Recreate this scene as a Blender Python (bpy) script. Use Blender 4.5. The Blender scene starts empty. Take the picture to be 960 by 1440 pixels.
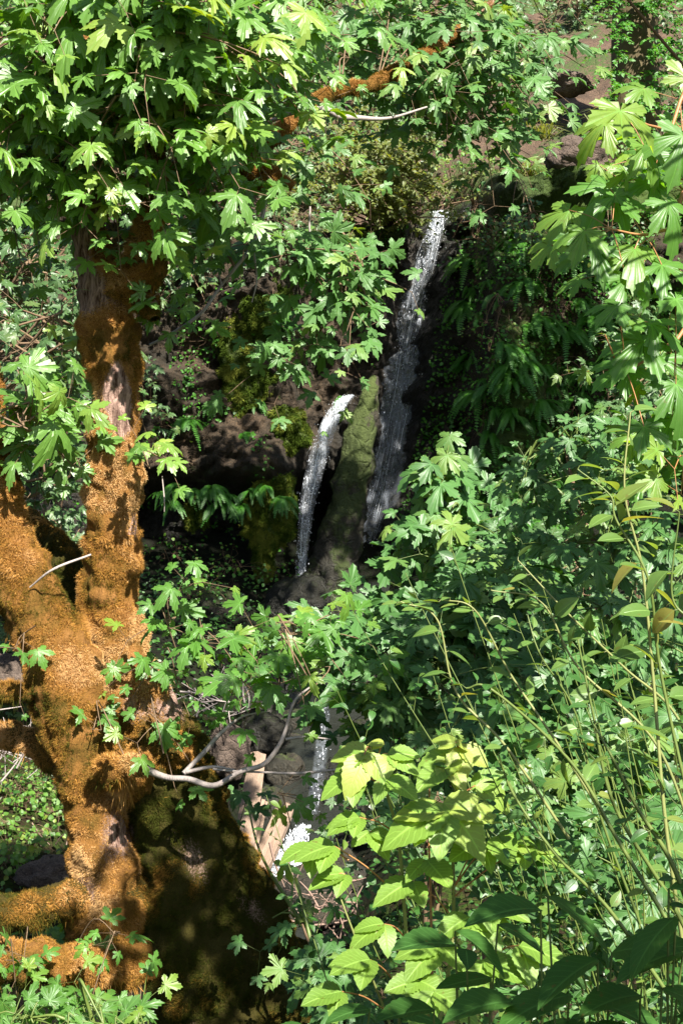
import bpy, math, random
import numpy as np
from mathutils import Vector, noise

SEED = 11
R = np.random.default_rng(SEED)
random.seed(SEED)
SC = bpy.context.scene
COL = SC.collection
H = 1.65                      # eye height over the near bank
F = 1925.0                    # focal length in pixels of a 960 px wide picture

def at(px, py, Y):
    """a spot Y metres in front of the camera seen at (px, py)"""
    return np.array([(px - 480) / F * Y, Y, H + (720 - py) / F * Y])

def unit(v):
    v = np.asarray(v, float)
    return v / (np.linalg.norm(v, axis=-1, keepdims=True) + 1e-9)

SUN = unit([0.28, -0.66, 0.70])      # towards the sun: behind the camera, a little to the right, high
UP = np.array([0, 0, 1.0])
def fbm(p, o=4): return noise.fractal(Vector(p), 0.9, 2.1, o, noise_basis='PERLIN_ORIGINAL')
def sm(a, b, x):
    t = np.clip((x - a) / (b - a), 0, 1)
    return t * t * (3 - 2 * t)

# ------------------------------------------------------------------ properties
def tag(o, label=None, cat=None, group=None, kind=None):
    if label: o['label'] = label
    if cat: o['category'] = cat
    if group: o['group'] = group
    if kind: o['kind'] = kind
    return o

def thing(name, loc, label, cat, group=None):
    o = bpy.data.objects.new(name, None)
    o.empty_display_size = 0.1
    o.location = [float(a) for a in loc]
    COL.objects.link(o)
    return tag(o, label, cat, group)

# ------------------------------------------------------------------ mesh collector
class MB:
    def __init__(self):
        self.V, self.T, self.A, self.n = [], [], [], 0
    def add(self, V, T, rnd=0.5, vein=1.0, along=0.5):
        V = np.asarray(V, float).reshape(-1, 3); T = np.asarray(T, int).reshape(-1, 3)
        m = len(V)
        A = np.empty((m, 3)); A[:, 0] = rnd; A[:, 1] = vein; A[:, 2] = along
        self.V.append(V); self.T.append(T + self.n); self.A.append(A); self.n += m
    def build(self, name, mat, parent=None, org=None, smooth=True):
        """org: world place of the thing's base; a top-level mesh gets it as location"""
        V = np.concatenate(self.V); T = np.concatenate(self.T); A = np.concatenate(self.A)
        org = np.zeros(3) if org is None else np.asarray(org, float)
        V = V - org
        me = bpy.data.meshes.new(name)
        me.vertices.add(len(V)); me.vertices.foreach_set('co', V.astype(np.float32).ravel())
        me.loops.add(len(T) * 3); me.loops.foreach_set('vertex_index', T.astype(np.int32).ravel())
        me.polygons.add(len(T))
        me.polygons.foreach_set('loop_start', np.arange(0, len(T) * 3, 3, dtype=np.int32))
        me.update(calc_edges=True)
        me.polygons.foreach_set('use_smooth', np.full(len(T), smooth, dtype=bool))
        for i, k in enumerate(('rnd', 'vein', 'along')):
            at_ = me.attributes.new(k, 'FLOAT', 'POINT')
            at_.data.foreach_set('value', A[:, i].astype(np.float32).copy())
        me.materials.append(mat)
        o = bpy.data.objects.new(name, me)
        COL.objects.link(o)
        if parent is not None: o.parent = parent
        else: o.location = org
        return o

def curve(pts, n):
    """Catmull-Rom through pts (any columns), n samples"""
    P = np.asarray(pts, float)
    if len(P) == 2: 
        t = np.linspace(0, 1, n)[:, None]; return P[0] * (1 - t) + P[1] * t
    Q = np.vstack([2 * P[0] - P[1], P, 2 * P[-1] - P[-2]])
    u = np.linspace(0, len(P) - 1 - 1e-6, n); k = u.astype(int); t = (u - k)[:, None]
    a, b, c, d = Q[k], Q[k + 1], Q[k + 2], Q[k + 3]
    return 0.5 * (2 * b + (c - a) * t + (2 * a - 5 * b + 4 * c - d) * t ** 2 + (3 * b - a - 3 * c + d) * t ** 3)

def ringgrid(C, rad, ns):
    """tube grid (n, ns, 3) round centre line C"""
    n = len(C)
    tan = unit(np.gradient(C, axis=0))
    ref = np.array([0, 1, 0.0]) if abs(tan[0][1]) < .8 else np.array([1, 0, 0.0])
    G = np.empty((n, ns, 3)); a = unit(np.cross(tan[0], ref))
    ang = np.linspace(0, 2 * np.pi, ns, endpoint=False)
    for i in range(n):
        a = unit(a - tan[i] * np.dot(a, tan[i])); b = np.cross(tan[i], a)
        G[i] = C[i] + rad[i] * (np.cos(ang)[:, None] * a + np.sin(ang)[:, None] * b)
    return G

_tc = {}
def gridtris(n, ns, wrap=True):
    key = (n, ns, wrap)
    if key not in _tc:
        out = []
        m = ns if wrap else ns - 1
        for i in range(n - 1):
            for j in range(m):
                a, b = i * ns + j, i * ns + (j + 1) % ns
                out += [(a, b, b + ns), (a, b + ns, a + ns)]
        _tc[key] = np.array(out)
    return _tc[key]

def tube(mb, pts, rad, n=None, ns=5, rnd=None, smoothc=True):
    P = np.asarray(pts, float)
    r = np.asarray(rad, float) if np.ndim(rad) else np.full(len(P), rad)
    if smoothc and (len(P) > 2):
        n = n or len(P) * 3
        Q = curve(np.column_stack([P, r]), n); P, r = Q[:, :3], np.maximum(Q[:, 3], 1e-4)
    G = ringgrid(P, r, ns)
    mb.add(G.reshape(-1, 3), gridtris(len(P), ns), R.random() if rnd is None else rnd, 1.0,
           np.repeat(np.linspace(0, 1, len(P)), ns))

# ------------------------------------------------------------------ materials
def mat(name):
    m = bpy.data.materials.new(name); m.use_nodes = True
    nt = m.node_tree; nt.nodes.clear()
    out = nt.nodes.new('ShaderNodeOutputMaterial')
    return m, nt, out
def N(nt, kind, **kw):
    n = nt.nodes.new('ShaderNode' + kind)
    for k, v in kw.items():
        if k in n.inputs: n.inputs[k].default_value = v
        else: setattr(n, k, v)
    return n
def L(nt, a, b): nt.links.new(a, b)
def ramp(nt, fac, stops):
    r = N(nt, 'ValToRGB'); e = r.color_ramp.elements
    while len(e) < len(stops): e.new(0.5)
    for el, (p, c) in zip(e, stops):
        el.position = p; el.color = (*c, 1) if len(c) == 3 else c
    L(nt, fac, r.inputs[0]); return r.outputs[0]
def attr(nt, name): return N(nt, 'Attribute', attribute_name=name).outputs['Fac']
def mixc(nt, fac, a, b, mode='MIX'):
    m = N(nt, 'Mix', data_type='RGBA', blend_type=mode)
    for s, v in ((m.inputs[0], fac), (m.inputs[6], a), (m.inputs[7], b)):
        if isinstance(v, (int, float)): s.default_value = v
        elif isinstance(v, tuple): s.default_value = (*v, 1)
        else: L(nt, v, s)
    return m.outputs[2]
def mathn(nt, op, a, b=0.0, clamp=False):
    m = N(nt, 'Math', operation=op, use_clamp=clamp)
    for s, v in ((m.inputs[0], a), (m.inputs[1], b)):
        if isinstance(v, (int, float)): s.default_value = v
        else: L(nt, v, s)
    return m.outputs[0]
def noisen(nt, scale, detail=4, rough=0.6, vec=None, dist=0.0):
    n = N(nt, 'TexNoise', Scale=scale, Detail=detail, Roughness=rough, Distortion=dist)
    if vec is None: vec = N(nt, 'TexCoord').outputs['Object']
    L(nt, vec, n.inputs['Vector']); return n.outputs['Fac']

def leaf_mat(name, dark, mid, young, transl=0.3, rough=0.4, vein=0.5, lateral=0.0, veincol=None, spec=0.55):
    m, nt, out = mat(name)
    base = ramp(nt, attr(nt, 'rnd'), [(0.0, dark), (0.55, mid), (0.85, mid), (1.0, young)])
    v = attr(nt, 'vein')
    mask = mathn(nt, 'MULTIPLY', mathn(nt, 'SUBTRACT', 1.0, mathn(nt, 'MULTIPLY', v, 9.0), True), vein)
    if lateral:
        al = attr(nt, 'along')
        ph = mathn(nt, 'SUBTRACT', mathn(nt, 'MULTIPLY', al, 60.0), mathn(nt, 'MULTIPLY', v, 14.0))
        s = mathn(nt, 'SUBTRACT', mathn(nt, 'SINE', ph), 0.75, True)
        mask = mathn(nt, 'MAXIMUM', mask, mathn(nt, 'MULTIPLY', s, lateral * 4))
    nz = noisen(nt, 26.0, 3, .6)
    base = mixc(nt, mathn(nt, 'MULTIPLY', nz, 0.45), base, tuple(c * 0.55 for c in mid))
    base = mixc(nt, mask, base, veincol or tuple(min(1, c * 1.9 + 0.03) for c in mid))
    sp = noisen(nt, 70.0, 2, .5); base = mixc(nt, ramp(nt, sp, [(.66, (0, 0, 0)), (.74, (.6, .6, .6))]), base, (.13, .085, .02))
    hs = N(nt, 'HueSaturation'); L(nt, base, hs.inputs['Color']); L(nt, mathn(nt, 'ADD', .66, mathn(nt, 'MULTIPLY', noisen(nt, 2.3, 2, .5), .68)), hs.inputs['Value']); base = hs.outputs[0]
    back = N(nt, 'NewGeometry').outputs['Backfacing']
    base = mixc(nt, mathn(nt, 'MULTIPLY', back, 0.35), base, tuple(c * 0.9 + .06 for c in mid))
    p = N(nt, 'BsdfPrincipled', Roughness=rough); L(nt, base, p.inputs['Base Color'])
    p.inputs['Specular IOR Level'].default_value = spec
    bmp = N(nt, 'Bump', Strength=0.35, Distance=0.004)
    hgt = mathn(nt, 'SUBTRACT', nz, mask)
    L(nt, hgt, bmp.inputs['Height']); L(nt, bmp.outputs[0], p.inputs['Normal'])
    t = N(nt, 'BsdfTranslucent')
    L(nt, mixc(nt, 1.0, base, (2.3, 2.0, 0.5), 'MULTIPLY'), t.inputs['Color'])
    mx = N(nt, 'MixShader'); mx.inputs[0].default_value = transl
    L(nt, p.outputs[0], mx.inputs[1]); L(nt, t.outputs[0], mx.inputs[2]); L(nt, mx.outputs[0], out.inputs[0])
    return m

M = {}
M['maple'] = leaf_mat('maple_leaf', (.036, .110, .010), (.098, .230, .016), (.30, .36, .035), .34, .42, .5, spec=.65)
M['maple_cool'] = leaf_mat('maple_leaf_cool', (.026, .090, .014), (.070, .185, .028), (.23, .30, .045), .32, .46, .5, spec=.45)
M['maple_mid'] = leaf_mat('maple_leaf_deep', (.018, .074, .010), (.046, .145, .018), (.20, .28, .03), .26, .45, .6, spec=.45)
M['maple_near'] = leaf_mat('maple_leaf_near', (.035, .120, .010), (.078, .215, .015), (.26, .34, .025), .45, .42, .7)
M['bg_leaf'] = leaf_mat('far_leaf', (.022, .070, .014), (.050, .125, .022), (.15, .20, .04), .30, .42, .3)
M['bramble'] = leaf_mat('bramble_leaf', (.075, .165, .022), (.16, .275, .036), (.33, .38, .07), .38, .5, .6, lateral=.25)
M['shoot'] = leaf_mat('shoot_leaf', (.050, .120, .020), (.120, .210, .045), (.30, .24, .05), .35, .40, .5)
M['broad'] = leaf_mat('broad_leaf', (.026, .085, .014), (.050, .140, .022), (.12, .20, .02), .38, .6, .5, lateral=.16, spec=.3)
M['small'] = leaf_mat('small_leaf', (.020, .072, .012), (.042, .120, .020), (.20, .26, .04), .24, .42, .3)
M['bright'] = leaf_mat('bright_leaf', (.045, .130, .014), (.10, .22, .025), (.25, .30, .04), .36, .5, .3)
M['fern'] = leaf_mat('fern_leaf', (.030, .130, .008), (.060, .210, .014), (.16, .24, .02), .35, .5, .2)
M['needle'] = leaf_mat('needle_leaf', (.06, .095, .018), (.15, .185, .035), (.32, .30, .07), .40, .55, .1)

def bark_mat(name, a, b, scale=(30, 30, 6), rough=.85, bump=.6):
    m, nt, out = mat(name)
    tc = N(nt, 'TexCoord').outputs['Object']
    mp = N(nt, 'Mapping'); mp.inputs['Scale'].default_value = scale; L(nt, tc, mp.inputs[0])
    nz = noisen(nt, 1.0, 6, .65, mp.outputs[0], .4)
    n2 = noisen(nt, 7.0, 3, .6, tc)
    c = mixc(nt, nz, a, b); c = mixc(nt, mathn(nt, 'MULTIPLY', n2, .4), c, tuple(x * .4 for x in a))
    c = mixc(nt, mathn(nt, 'MULTIPLY', attr(nt, 'rnd'), .3), c, b)
    p = N(nt, 'BsdfPrincipled', Roughness=rough); L(nt, c, p.inputs['Base Color'])
    bp = N(nt, 'Bump', Strength=bump, Distance=0.02); L(nt, nz, bp.inputs['Height']); L(nt, bp.outputs[0], p.inputs['Normal'])
    L(nt, p.outputs[0], out.inputs[0]); return m
M['twig'] = bark_mat('twig_bark', (.10, .055, .03), (.24, .16, .09))
M['greytwig'] = bark_mat('grey_twig_bark', (.22, .18, .16), (.42, .36, .33), rough=.7)
M['greenstem'] = bark_mat('green_stem', (.06, .11, .02), (.15, .19, .04), rough=.5, bump=.2)
M['palestem'] = bark_mat('pale_stem', (.13, .16, .04), (.27, .28, .10), rough=.5, bump=.2)
M['redstem'] = bark_mat('red_stem', (.30, .10, .04), (.40, .22, .08), rough=.5, bump=.2)
M['deadtwig'] = bark_mat('dead_twig', (.16, .09, .06), (.34, .24, .19))
M['log'] = bark_mat('split_wood', (.10, .06, .035), (.52, .37, .27), (95, 95, 4.5), .85, 1.0)
M['conifer_bark'] = bark_mat('dark_bark', (.05, .035, .015), (.12, .09, .035))

def moss_bark():
    m, nt, out = mat('mossy_bark')
    tc = N(nt, 'TexCoord').outputs['Object']
    mp = N(nt, 'Mapping'); mp.inputs['Scale'].default_value = (55, 55, 9); L(nt, tc, mp.inputs[0])
    st = noisen(nt, 1.0, 5, .65, mp.outputs[0], .5)
    bark = mixc(nt, ramp(nt, st, [(.36, (0, 0, 0)), (.62, (1, 1, 1))]), (.07, .035, .025), (.44, .29, .23))
    fine = noisen(nt, 120.0, 4, .7, tc); big = noisen(nt, 7.0, 4, .6, tc)
    moss = ramp(nt, big, [(.3, (.13, .09, .016)), (.5, (.31, .155, .038)), (.7, (.42, .21, .07))])
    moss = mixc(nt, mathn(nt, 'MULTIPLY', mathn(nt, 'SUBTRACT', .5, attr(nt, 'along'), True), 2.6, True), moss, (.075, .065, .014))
    moss = mixc(nt, fine, mixc(nt, 1.0, moss, (.28, .22, .16), 'MULTIPLY'), moss)
    mk = ramp(nt, mathn(nt, 'ADD', attr(nt, 'vein'), mathn(nt, 'MULTIPLY', mathn(nt, 'SUBTRACT', fine, .5), .6)), [(.42, (0, 0, 0)), (.56, (1, 1, 1))])
    c = mixc(nt, mk, bark, moss)
    p = N(nt, 'BsdfPrincipled', Roughness=.95); L(nt, c, p.inputs['Base Color']); p.inputs['Specular IOR Level'].default_value = .15
    h = mathn(nt, 'ADD', mathn(nt, 'MULTIPLY', fine, .8), st)
    bp = N(nt, 'Bump', Strength=.9, Distance=.02); L(nt, h, bp.inputs['Height']); L(nt, bp.outputs[0], p.inputs['Normal'])
    L(nt, p.outputs[0], out.inputs[0]); return m
M['mossbark'] = moss_bark()

def tuft_mat(name, stops, transl=.25):
    m, nt, out = mat(name)
    c = ramp(nt, attr(nt, 'rnd'), stops)
    d = N(nt, 'BsdfDiffuse'); t = N(nt, 'BsdfTranslucent'); L(nt, c, d.inputs[0]); L(nt, c, t.inputs[0])
    mx = N(nt, 'MixShader'); mx.inputs[0].default_value = transl
    L(nt, d.outputs[0], mx.inputs[1]); L(nt, t.outputs[0], mx.inputs[2]); L(nt, mx.outputs[0], out.inputs[0]); return m
M['tuft'] = tuft_mat('moss_tuft', [(0, (.055, .062, .012)), (.22, (.14, .095, .018)), (.48, (.37, .185, .040)), (.78, (.51, .275, .085)), (1, (.60, .38, .17))])
M['greentuft'] = tuft_mat('green_moss_tuft', [(0, (.04, .065, .010)), (.6, (.075, .115, .016)), (1, (.19, .21, .035))])

def rock_mat(name, a, b, moss=.5, mosscol=(.06, .085, .012), wet=False, scale=1.0, wetrough=.5):
    """'vein' carries wetness and painted shade, 'along' carries how mossy a spot is"""
    m, nt, out = mat(name)
    tc = N(nt, 'TexCoord').outputs['Object']
    n1 = noisen(nt, 1.6 * scale, 7, .65, tc, .3); n2 = noisen(nt, 9.0 * scale, 6, .7, tc); n3 = noisen(nt, 45 * scale, 4, .7, tc)
    vo = N(nt, 'TexVoronoi', Scale=5.0 * scale, feature='DISTANCE_TO_EDGE'); L(nt, tc, vo.inputs['Vector'])
    c = mixc(nt, ramp(nt, n1, [(.35, (0, 0, 0)), (.65, (1, 1, 1))]), a, b)
    c = mixc(nt, mathn(nt, 'MULTIPLY', n2, .6), c, tuple(x * .3 for x in a))
    c = mixc(nt, ramp(nt, n3, [(.42, (.75, .75, .75)), (.60, (0, 0, 0))]), c, tuple(x * .45 for x in a))
    mm = mathn(nt, 'ADD', mathn(nt, 'ADD', attr(nt, 'along'), mathn(nt, 'MULTIPLY', mathn(nt, 'SUBTRACT', n2, .5), 1.2)), moss - 1.0)
    mk = ramp(nt, mm, [(.42, (0, 0, 0)), (.58, (1, 1, 1))])
    mc = mixc(nt, n3, tuple(x * .35 for x in mosscol), tuple(x * 1.5 for x in mosscol))
    c = mixc(nt, mk, c, mc)
    w = attr(nt, 'vein') if wet else None
    if wet: c = mixc(nt, mathn(nt, 'MULTIPLY', w, .88), c, (.007, .008, .006))
    p = N(nt, 'BsdfPrincipled', Roughness=.85); L(nt, c, p.inputs['Base Color']); p.inputs['Specular IOR Level'].default_value = .12 if wetrough < .3 else .4
    if wet: L(nt, mathn(nt, 'SUBTRACT', .9, mathn(nt, 'MULTIPLY', w, wetrough)), p.inputs['Roughness'])
    h = mathn(nt, 'ADD', mathn(nt, 'MULTIPLY', n2, 1.0), mathn(nt, 'MULTIPLY', n3, .35))
    h = mathn(nt, 'ADD', h, mathn(nt, 'MULTIPLY', mathn(nt, 'MINIMUM', vo.outputs['Distance'], .12), 2.0))
    bp = N(nt, 'Bump', Strength=.9, Distance=.09); L(nt, h, bp.inputs['Height']); L(nt, bp.outputs[0], p.inputs['Normal'])
    L(nt, p.outputs[0], out.inputs[0]); return m
M['cliff'] = rock_mat('cliff_rock', (.028, .022, .012), (.135, .084, .045), .80, (.045, .080, .008), wet=True)
M['rib'] = rock_mat('rib_rock', (.05, .045, .03), (.13, .10, .06), .98, (.075, .105, .018), wet=True)
M['boulder'] = rock_mat('boulder_rock', (.12, .085, .065), (.32, .235, .18), .45, scale=2)
M['soil'] = rock_mat('forest_soil', (.035, .024, .012), (.085, .055, .028), .9, (.035, .065, .008), wet=True, wetrough=.15)
M['redsoil'] = rock_mat('hill_soil', (.08, .05, .03), (.26, .16, .10), .85, (.05, .08, .015))

def water_mat(name, dens, col=(.80, .84, .90), lo=.45, hi=.7, sx=9.0, sz=.9):
    m, nt, out = mat(name)
    tc = N(nt, 'TexCoord').outputs['Object']
    mp = N(nt, 'Mapping'); mp.inputs['Scale'].default_value = (sx, sx, sz); L(nt, tc, mp.inputs[0])
    n1 = noisen(nt, 1.0, 6, .7, mp.outputs[0], .3); n2 = noisen(nt, 40, 3, .7, tc)
    e = attr(nt, 'vein')                                   # 1 in the middle of the stream, 0 at its edge
    k = mathn(nt, 'MULTIPLY', mathn(nt, 'ADD', n1, mathn(nt, 'MULTIPLY', mathn(nt, 'SUBTRACT', n2, .5), .14)), 1.0)
    a = ramp(nt, k, [(lo, (0, 0, 0)), (hi, (1, 1, 1))])
    a = mathn(nt, 'MULTIPLY', mathn(nt, 'MULTIPLY', a, e), dens)
    p = N(nt, 'BsdfPrincipled', Roughness=.25); p.inputs['Base Color'].default_value = (*col, 1)
    t = N(nt, 'BsdfTransparent'); mx = N(nt, 'MixShader')
    L(nt, a, mx.inputs[0]); L(nt, t.outputs[0], mx.inputs[1]); L(nt, p.outputs[0], mx.inputs[2]); L(nt, mx.outputs[0], out.inputs[0])
    return m
M['fall'] = water_mat('fall_sheet', .44, (.72, .80, .92), sx=16, sz=.45, lo=.24, hi=.92)
M['fall_dim'] = water_mat('dim_fall_sheet', .22, (.72, .80, .92), sx=16, sz=.45, lo=.34, hi=.9)
M['fall_low'] = water_mat('low_fall_sheet', .8, sx=18, sz=3.0, lo=.40, hi=.66)
M['fall_white'] = water_mat('white_fall_sheet', .98, sx=16, sz=.9, lo=.30, hi=.60)
def plain(name, col, rough, spec=.5):
    m, nt, out = mat(name)
    p = N(nt, 'BsdfPrincipled', Roughness=rough); p.inputs['Base Color'].default_value = (*col, 1); p.inputs['Specular IOR Level'].default_value = spec
    L(nt, p.outputs[0], out.inputs[0]); return m
M['drop'] = plain('water_drops', (.78, .82, .88), .2)
def creek_mat():
    m, nt, out = mat('creek_water')
    tc = N(nt, 'TexCoord').outputs['Object']
    n1 = noisen(nt, 5.0, 6, .7, tc, 1.0); n2 = noisen(nt, 26, 4, .7, tc)
    fo = mathn(nt, 'ADD', mathn(nt, 'SUBTRACT', attr(nt, 'vein'), .5), mathn(nt, 'ADD', mathn(nt, 'MULTIPLY', n1, .7), mathn(nt, 'MULTIPLY', n2, .3)))
    mk = ramp(nt, fo, [(.56, (0, 0, 0)), (.72, (1, 1, 1))])
    c = mixc(nt, mk, (.02, .022, .018), (.80, .82, .85))
    p = N(nt, 'BsdfPrincipled', Roughness=.12); L(nt, c, p.inputs['Base Color'])
    L(nt, mathn(nt, 'ADD', mathn(nt, 'MULTIPLY', mk, .35), .08), p.inputs['Roughness'])
    bp = N(nt, 'Bump', Strength=.8, Distance=.05); L(nt, n1, bp.inputs['Height']); L(nt, bp.outputs[0], p.inputs['Normal'])
    L(nt, p.outputs[0], out.inputs[0]); return m
M['creek'] = creek_mat()

# ------------------------------------------------------------------ leaf shapes
def fan(pts, veins, z, rings):
    """flat fan from the petiole joint, cut into rings"""
    n = len(pts); V = [[0, 0, 0]]; ve = [0.0]; al = [0.0]
    for f in rings:
        for (x, y), v, zz in zip(pts, veins, z):
            r = math.hypot(x, y) * f
            V.append([x * f, y * f, zz(f)]); ve.append(v * f); al.append(r)
    T = []
    for j in range(n - 1): T.append((0, 1 + j, 2 + j))
    for k in range(len(rings) - 1):
        a, b = 1 + k * n, 1 + (k + 1) * n
        for j in range(n - 1): T += [(a + j, b + j, b + j + 1), (a + j, b + j + 1, a + j + 1)]
    return np.array(V), np.array(T), np.array(ve), np.array(al)

def maple_template(rng, hi):
    pts, ve, z = [], [], []
    lob = [(-112, .60), (-57, .93), (0, 1.06), (57, .93), (112, .60)]
    lob = [(a + rng.normal(0, 4), l * rng.uniform(.92, 1.08)) for a, l in lob]
    base_dr, fold = rng.uniform(.02, .65), rng.uniform(.02, .30)
    drs = [base_dr + rng.uniform(-.22, .38) for _ in lob]
    if hi: side = [(.42, .150), (.52, .185), (.68, .235), (.72, .14), (.85, .15), (.87, .07)]
    else: side = [(.42, .17), (.66, .24), (.73, .13)]
    def put(ang, r, v, d):
        pts.append((math.sin(ang) * r, math.cos(ang) * r)); ve.append(v)
        z.append(lambda f, r=r, v=v, d=d: fold * v * r * f - d * (r * f) ** 2)
    put(math.radians(-166), .20, .9, base_dr)
    for i, (a, l) in enumerate(lob):
        ar = math.radians(a); w = 1.12 if i == 2 else 1.0
        if abs(a) > 90: w = 1.25
        for al, la in side:
            q = rng.uniform(.88, 1.12)
            put(ar + math.atan2(-la * w * q, al), math.hypot(al, la * w) * l, .55, drs[i])
        put(ar, l, 0, drs[i])
        for al, la in reversed(side):
            q = rng.uniform(.88, 1.12)
            put(ar + math.atan2(la * w * q, al), math.hypot(al, la * w) * l, .55, drs[i])
        if i < 4: put(math.radians((a + lob[i + 1][0]) / 2), rng.uniform(.29, .40), 1.0, base_dr)
    put(math.radians(166), .20, .9, base_dr)
    return fan(pts, ve, z, (.35, .7, 1.0) if hi else (.55, 1.0))

def ovate_template(rng, half=.30, stations=7, serr=0.0, droop=.25, fold=.25, tip=1.0):
    V, ve, al = [], [], []
    dr = droop * rng.uniform(.3, 1.7); fo = fold * rng.uniform(.4, 1.5); bend = rng.normal(0, .05)
    for i in range(stations):
        u = i / (stations - 1)
        w = half * math.sin(math.pi * u ** .75) ** .8 if 0 < i < stations - 1 else .005
        if serr and i % 2: w *= 1 - serr
        for s in (-1, -.5, 0, .5, 1):
            V.append([s * w + bend * u * u, u, fo * abs(s) * w - dr * u * u]); ve.append(abs(s)); al.append(u)
    T = []
    for i in range(stations - 1):
        for j in range(4):
            a = i * 5 + j; T += [(a, a + 1, a + 6), (a, a + 6, a + 5)]
    return np.array(V), np.array(T), np.array(ve), np.array(al)

rt = np.random.default_rng(3)
MAPLE_HI = [maple_template(rt, True) for _ in range(16)]
MAPLE_LO = [maple_template(rt, False) for _ in range(9)]
OVATE = [ovate_template(rt) for _ in range(6)]
ROUND = [ovate_template(rt, .42, 6, droop=.2) for _ in range(5)]
BROAD = [ovate_template(rt, .33, 15, serr=.07, droop=.22, fold=.20) for _ in range(6)]
BERRY = [ovate_template(rt, .36, 17, serr=.10, droop=.30, fold=.22) for _ in range(6)]
TINY = [ovate_template(rt, .30, 4) for _ in range(4)]

class Leaves:
    def __init__(self, templates): self.t = templates; self.rows = []
    def leaf(self, p, n, t, s, rnd=None):
        self.rows.append((*p, *n, *t, s, R.beta(2, 2) * .85 if rnd is None else rnd))
    def fill(self, mb):
        if not self.rows: return
        A = np.array(self.rows); n = unit(A[:, 3:6]); t = A[:, 6:9]
        t = unit(t - n * (t * n).sum(1, keepdims=True)); s = np.cross(t, n)
        which = R.integers(0, len(self.t), len(A))
        for k, (V, T, ve, al) in enumerate(self.t):
            q = np.where(which == k)[0]
            if not len(q): continue
            sc = A[q, 9][:, None, None]
            W = A[q, None, 0:3] + sc * (V[None, :, 0:1] * s[q, None] + V[None, :, 1:2] * t[q, None] + V[None, :, 2:3] * n[q, None])
            TT = T[None] + (np.arange(len(q)) * len(V))[:, None, None]
            mb.add(W.reshape(-1, 3), TT.reshape(-1, 3), np.repeat(A[q, 10], len(V)), np.tile(ve, len(q)), np.tile(al, len(q)))
    def build(self, name, m, parent, org, smooth=True):
        mb = MB(); self.fill(mb); return mb.build(name, m, parent, org, smooth)

def rv(s=1.0): return R.normal(0, s, 3)
FACE = np.array([0, -.45, 0])

def maple_spray(LF, tw, base, d, length, size, face=FACE, droop=.45, nodes=None, pet=.0016, young=.12):
    d = unit(d); nodes = nodes or max(2, int(length / .10))
    ts = np.linspace(.15, 1, nodes)
    P = lambda t: base + d * length * t - UP * droop * length * t * t * .5
    tube(tw, [P(t) for t in np.linspace(0, 1, 5)], np.linspace(.0045, .0018, 5) * (size / .12), ns=4, smoothc=False)
    lat = unit(np.cross(d, UP) + rv(.1)); alt = unit(np.cross(lat, d))
    for i, t in enumerate(ts):
        for sgn in (-1, 1):
            if R.random() < .10: continue
            l_ = lat if i % 2 == 0 else unit(alt + lat * .4)
            pd = unit(l_ * sgn * .8 + d * .55 + UP * .25 + rv(.2))
            pl = size * R.uniform(.7, 1.5)
            p0 = P(t); p1 = p0 + pd * pl - UP * pl * .12
            tube(tw, [p0, p1], [pet * size / .12, pet * .8 * size / .12], ns=3, smoothc=False)
            n = UP * .45 + SUN * .45 + face + rv(.34)
            tip = unit(pd * .8 - UP * .65 + rv(.25))
            s = size * R.uniform(.5, 1.35) * (1 - .25 * t)
            rn = R.uniform(.88, 1.0) if (R.random() < young * (1 + 2 * (t > .8))) else None
            LF.leaf(p1, n, tip, s, rn)

def inball():
    v = unit(R.normal(0, 1, 3)); return v * R.random() ** .42

def maple_mass(LF, tw, c, r, n, size, attach=None, face=FACE, length=.38, droop=.45, young=.12, stem=.010):
    c = np.asarray(c, float); r = np.asarray(r, float)
    nb = max(1, n // 6)
    hubs = [c + inball() * r * .75 for _ in range(nb)]
    if attach is not None:
        attach = np.asarray(attach, float)
        for h in hubs:
            mid = (attach + h) / 2 + rv(.06) + UP * .08
            tube(tw, [attach, mid, h], [stem, stem * .7, stem * .4], ns=5)
    for _ in range(n):
        v = inball(); p = c + v * r
        h = min(hubs, key=lambda q: np.linalg.norm(q - p))
        d = unit(v * .7 + unit(p - h + 1e-4) * .5 + np.array([0, 0, -.15]) + rv(.35))
        ln = length * R.uniform(.6, 1.2); b = p - d * ln * .4
        if attach is not None: tube(tw, [h, (h + b) / 2 + rv(.015), b], [stem * .4, stem * .35, stem * .3], ns=4, smoothc=False)
        maple_spray(LF, tw, b, d, ln, size, face, droop, young=young)

def foliage_part(parent, org, masses, templates, mleaf, mtwig=None, name='branch', smooth=False, **kw):
    """one leafy branch of a tree: twigs with the leaves as a sub-part"""
    LF, tw = Leaves(templates), MB()
    for (px, py, Y, rx, ry, rY, n, size, att) in masses:
        c = at(px, py, Y); r = (rx / F * Y, rY, ry / F * Y)
        maple_mass(LF, tw, c, r, n, size, att, **kw)
    b = tw.build(name, mtwig or M['twig'], parent, org)
    LF.build('foliage', mleaf, b, org, smooth)
    return b

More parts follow.
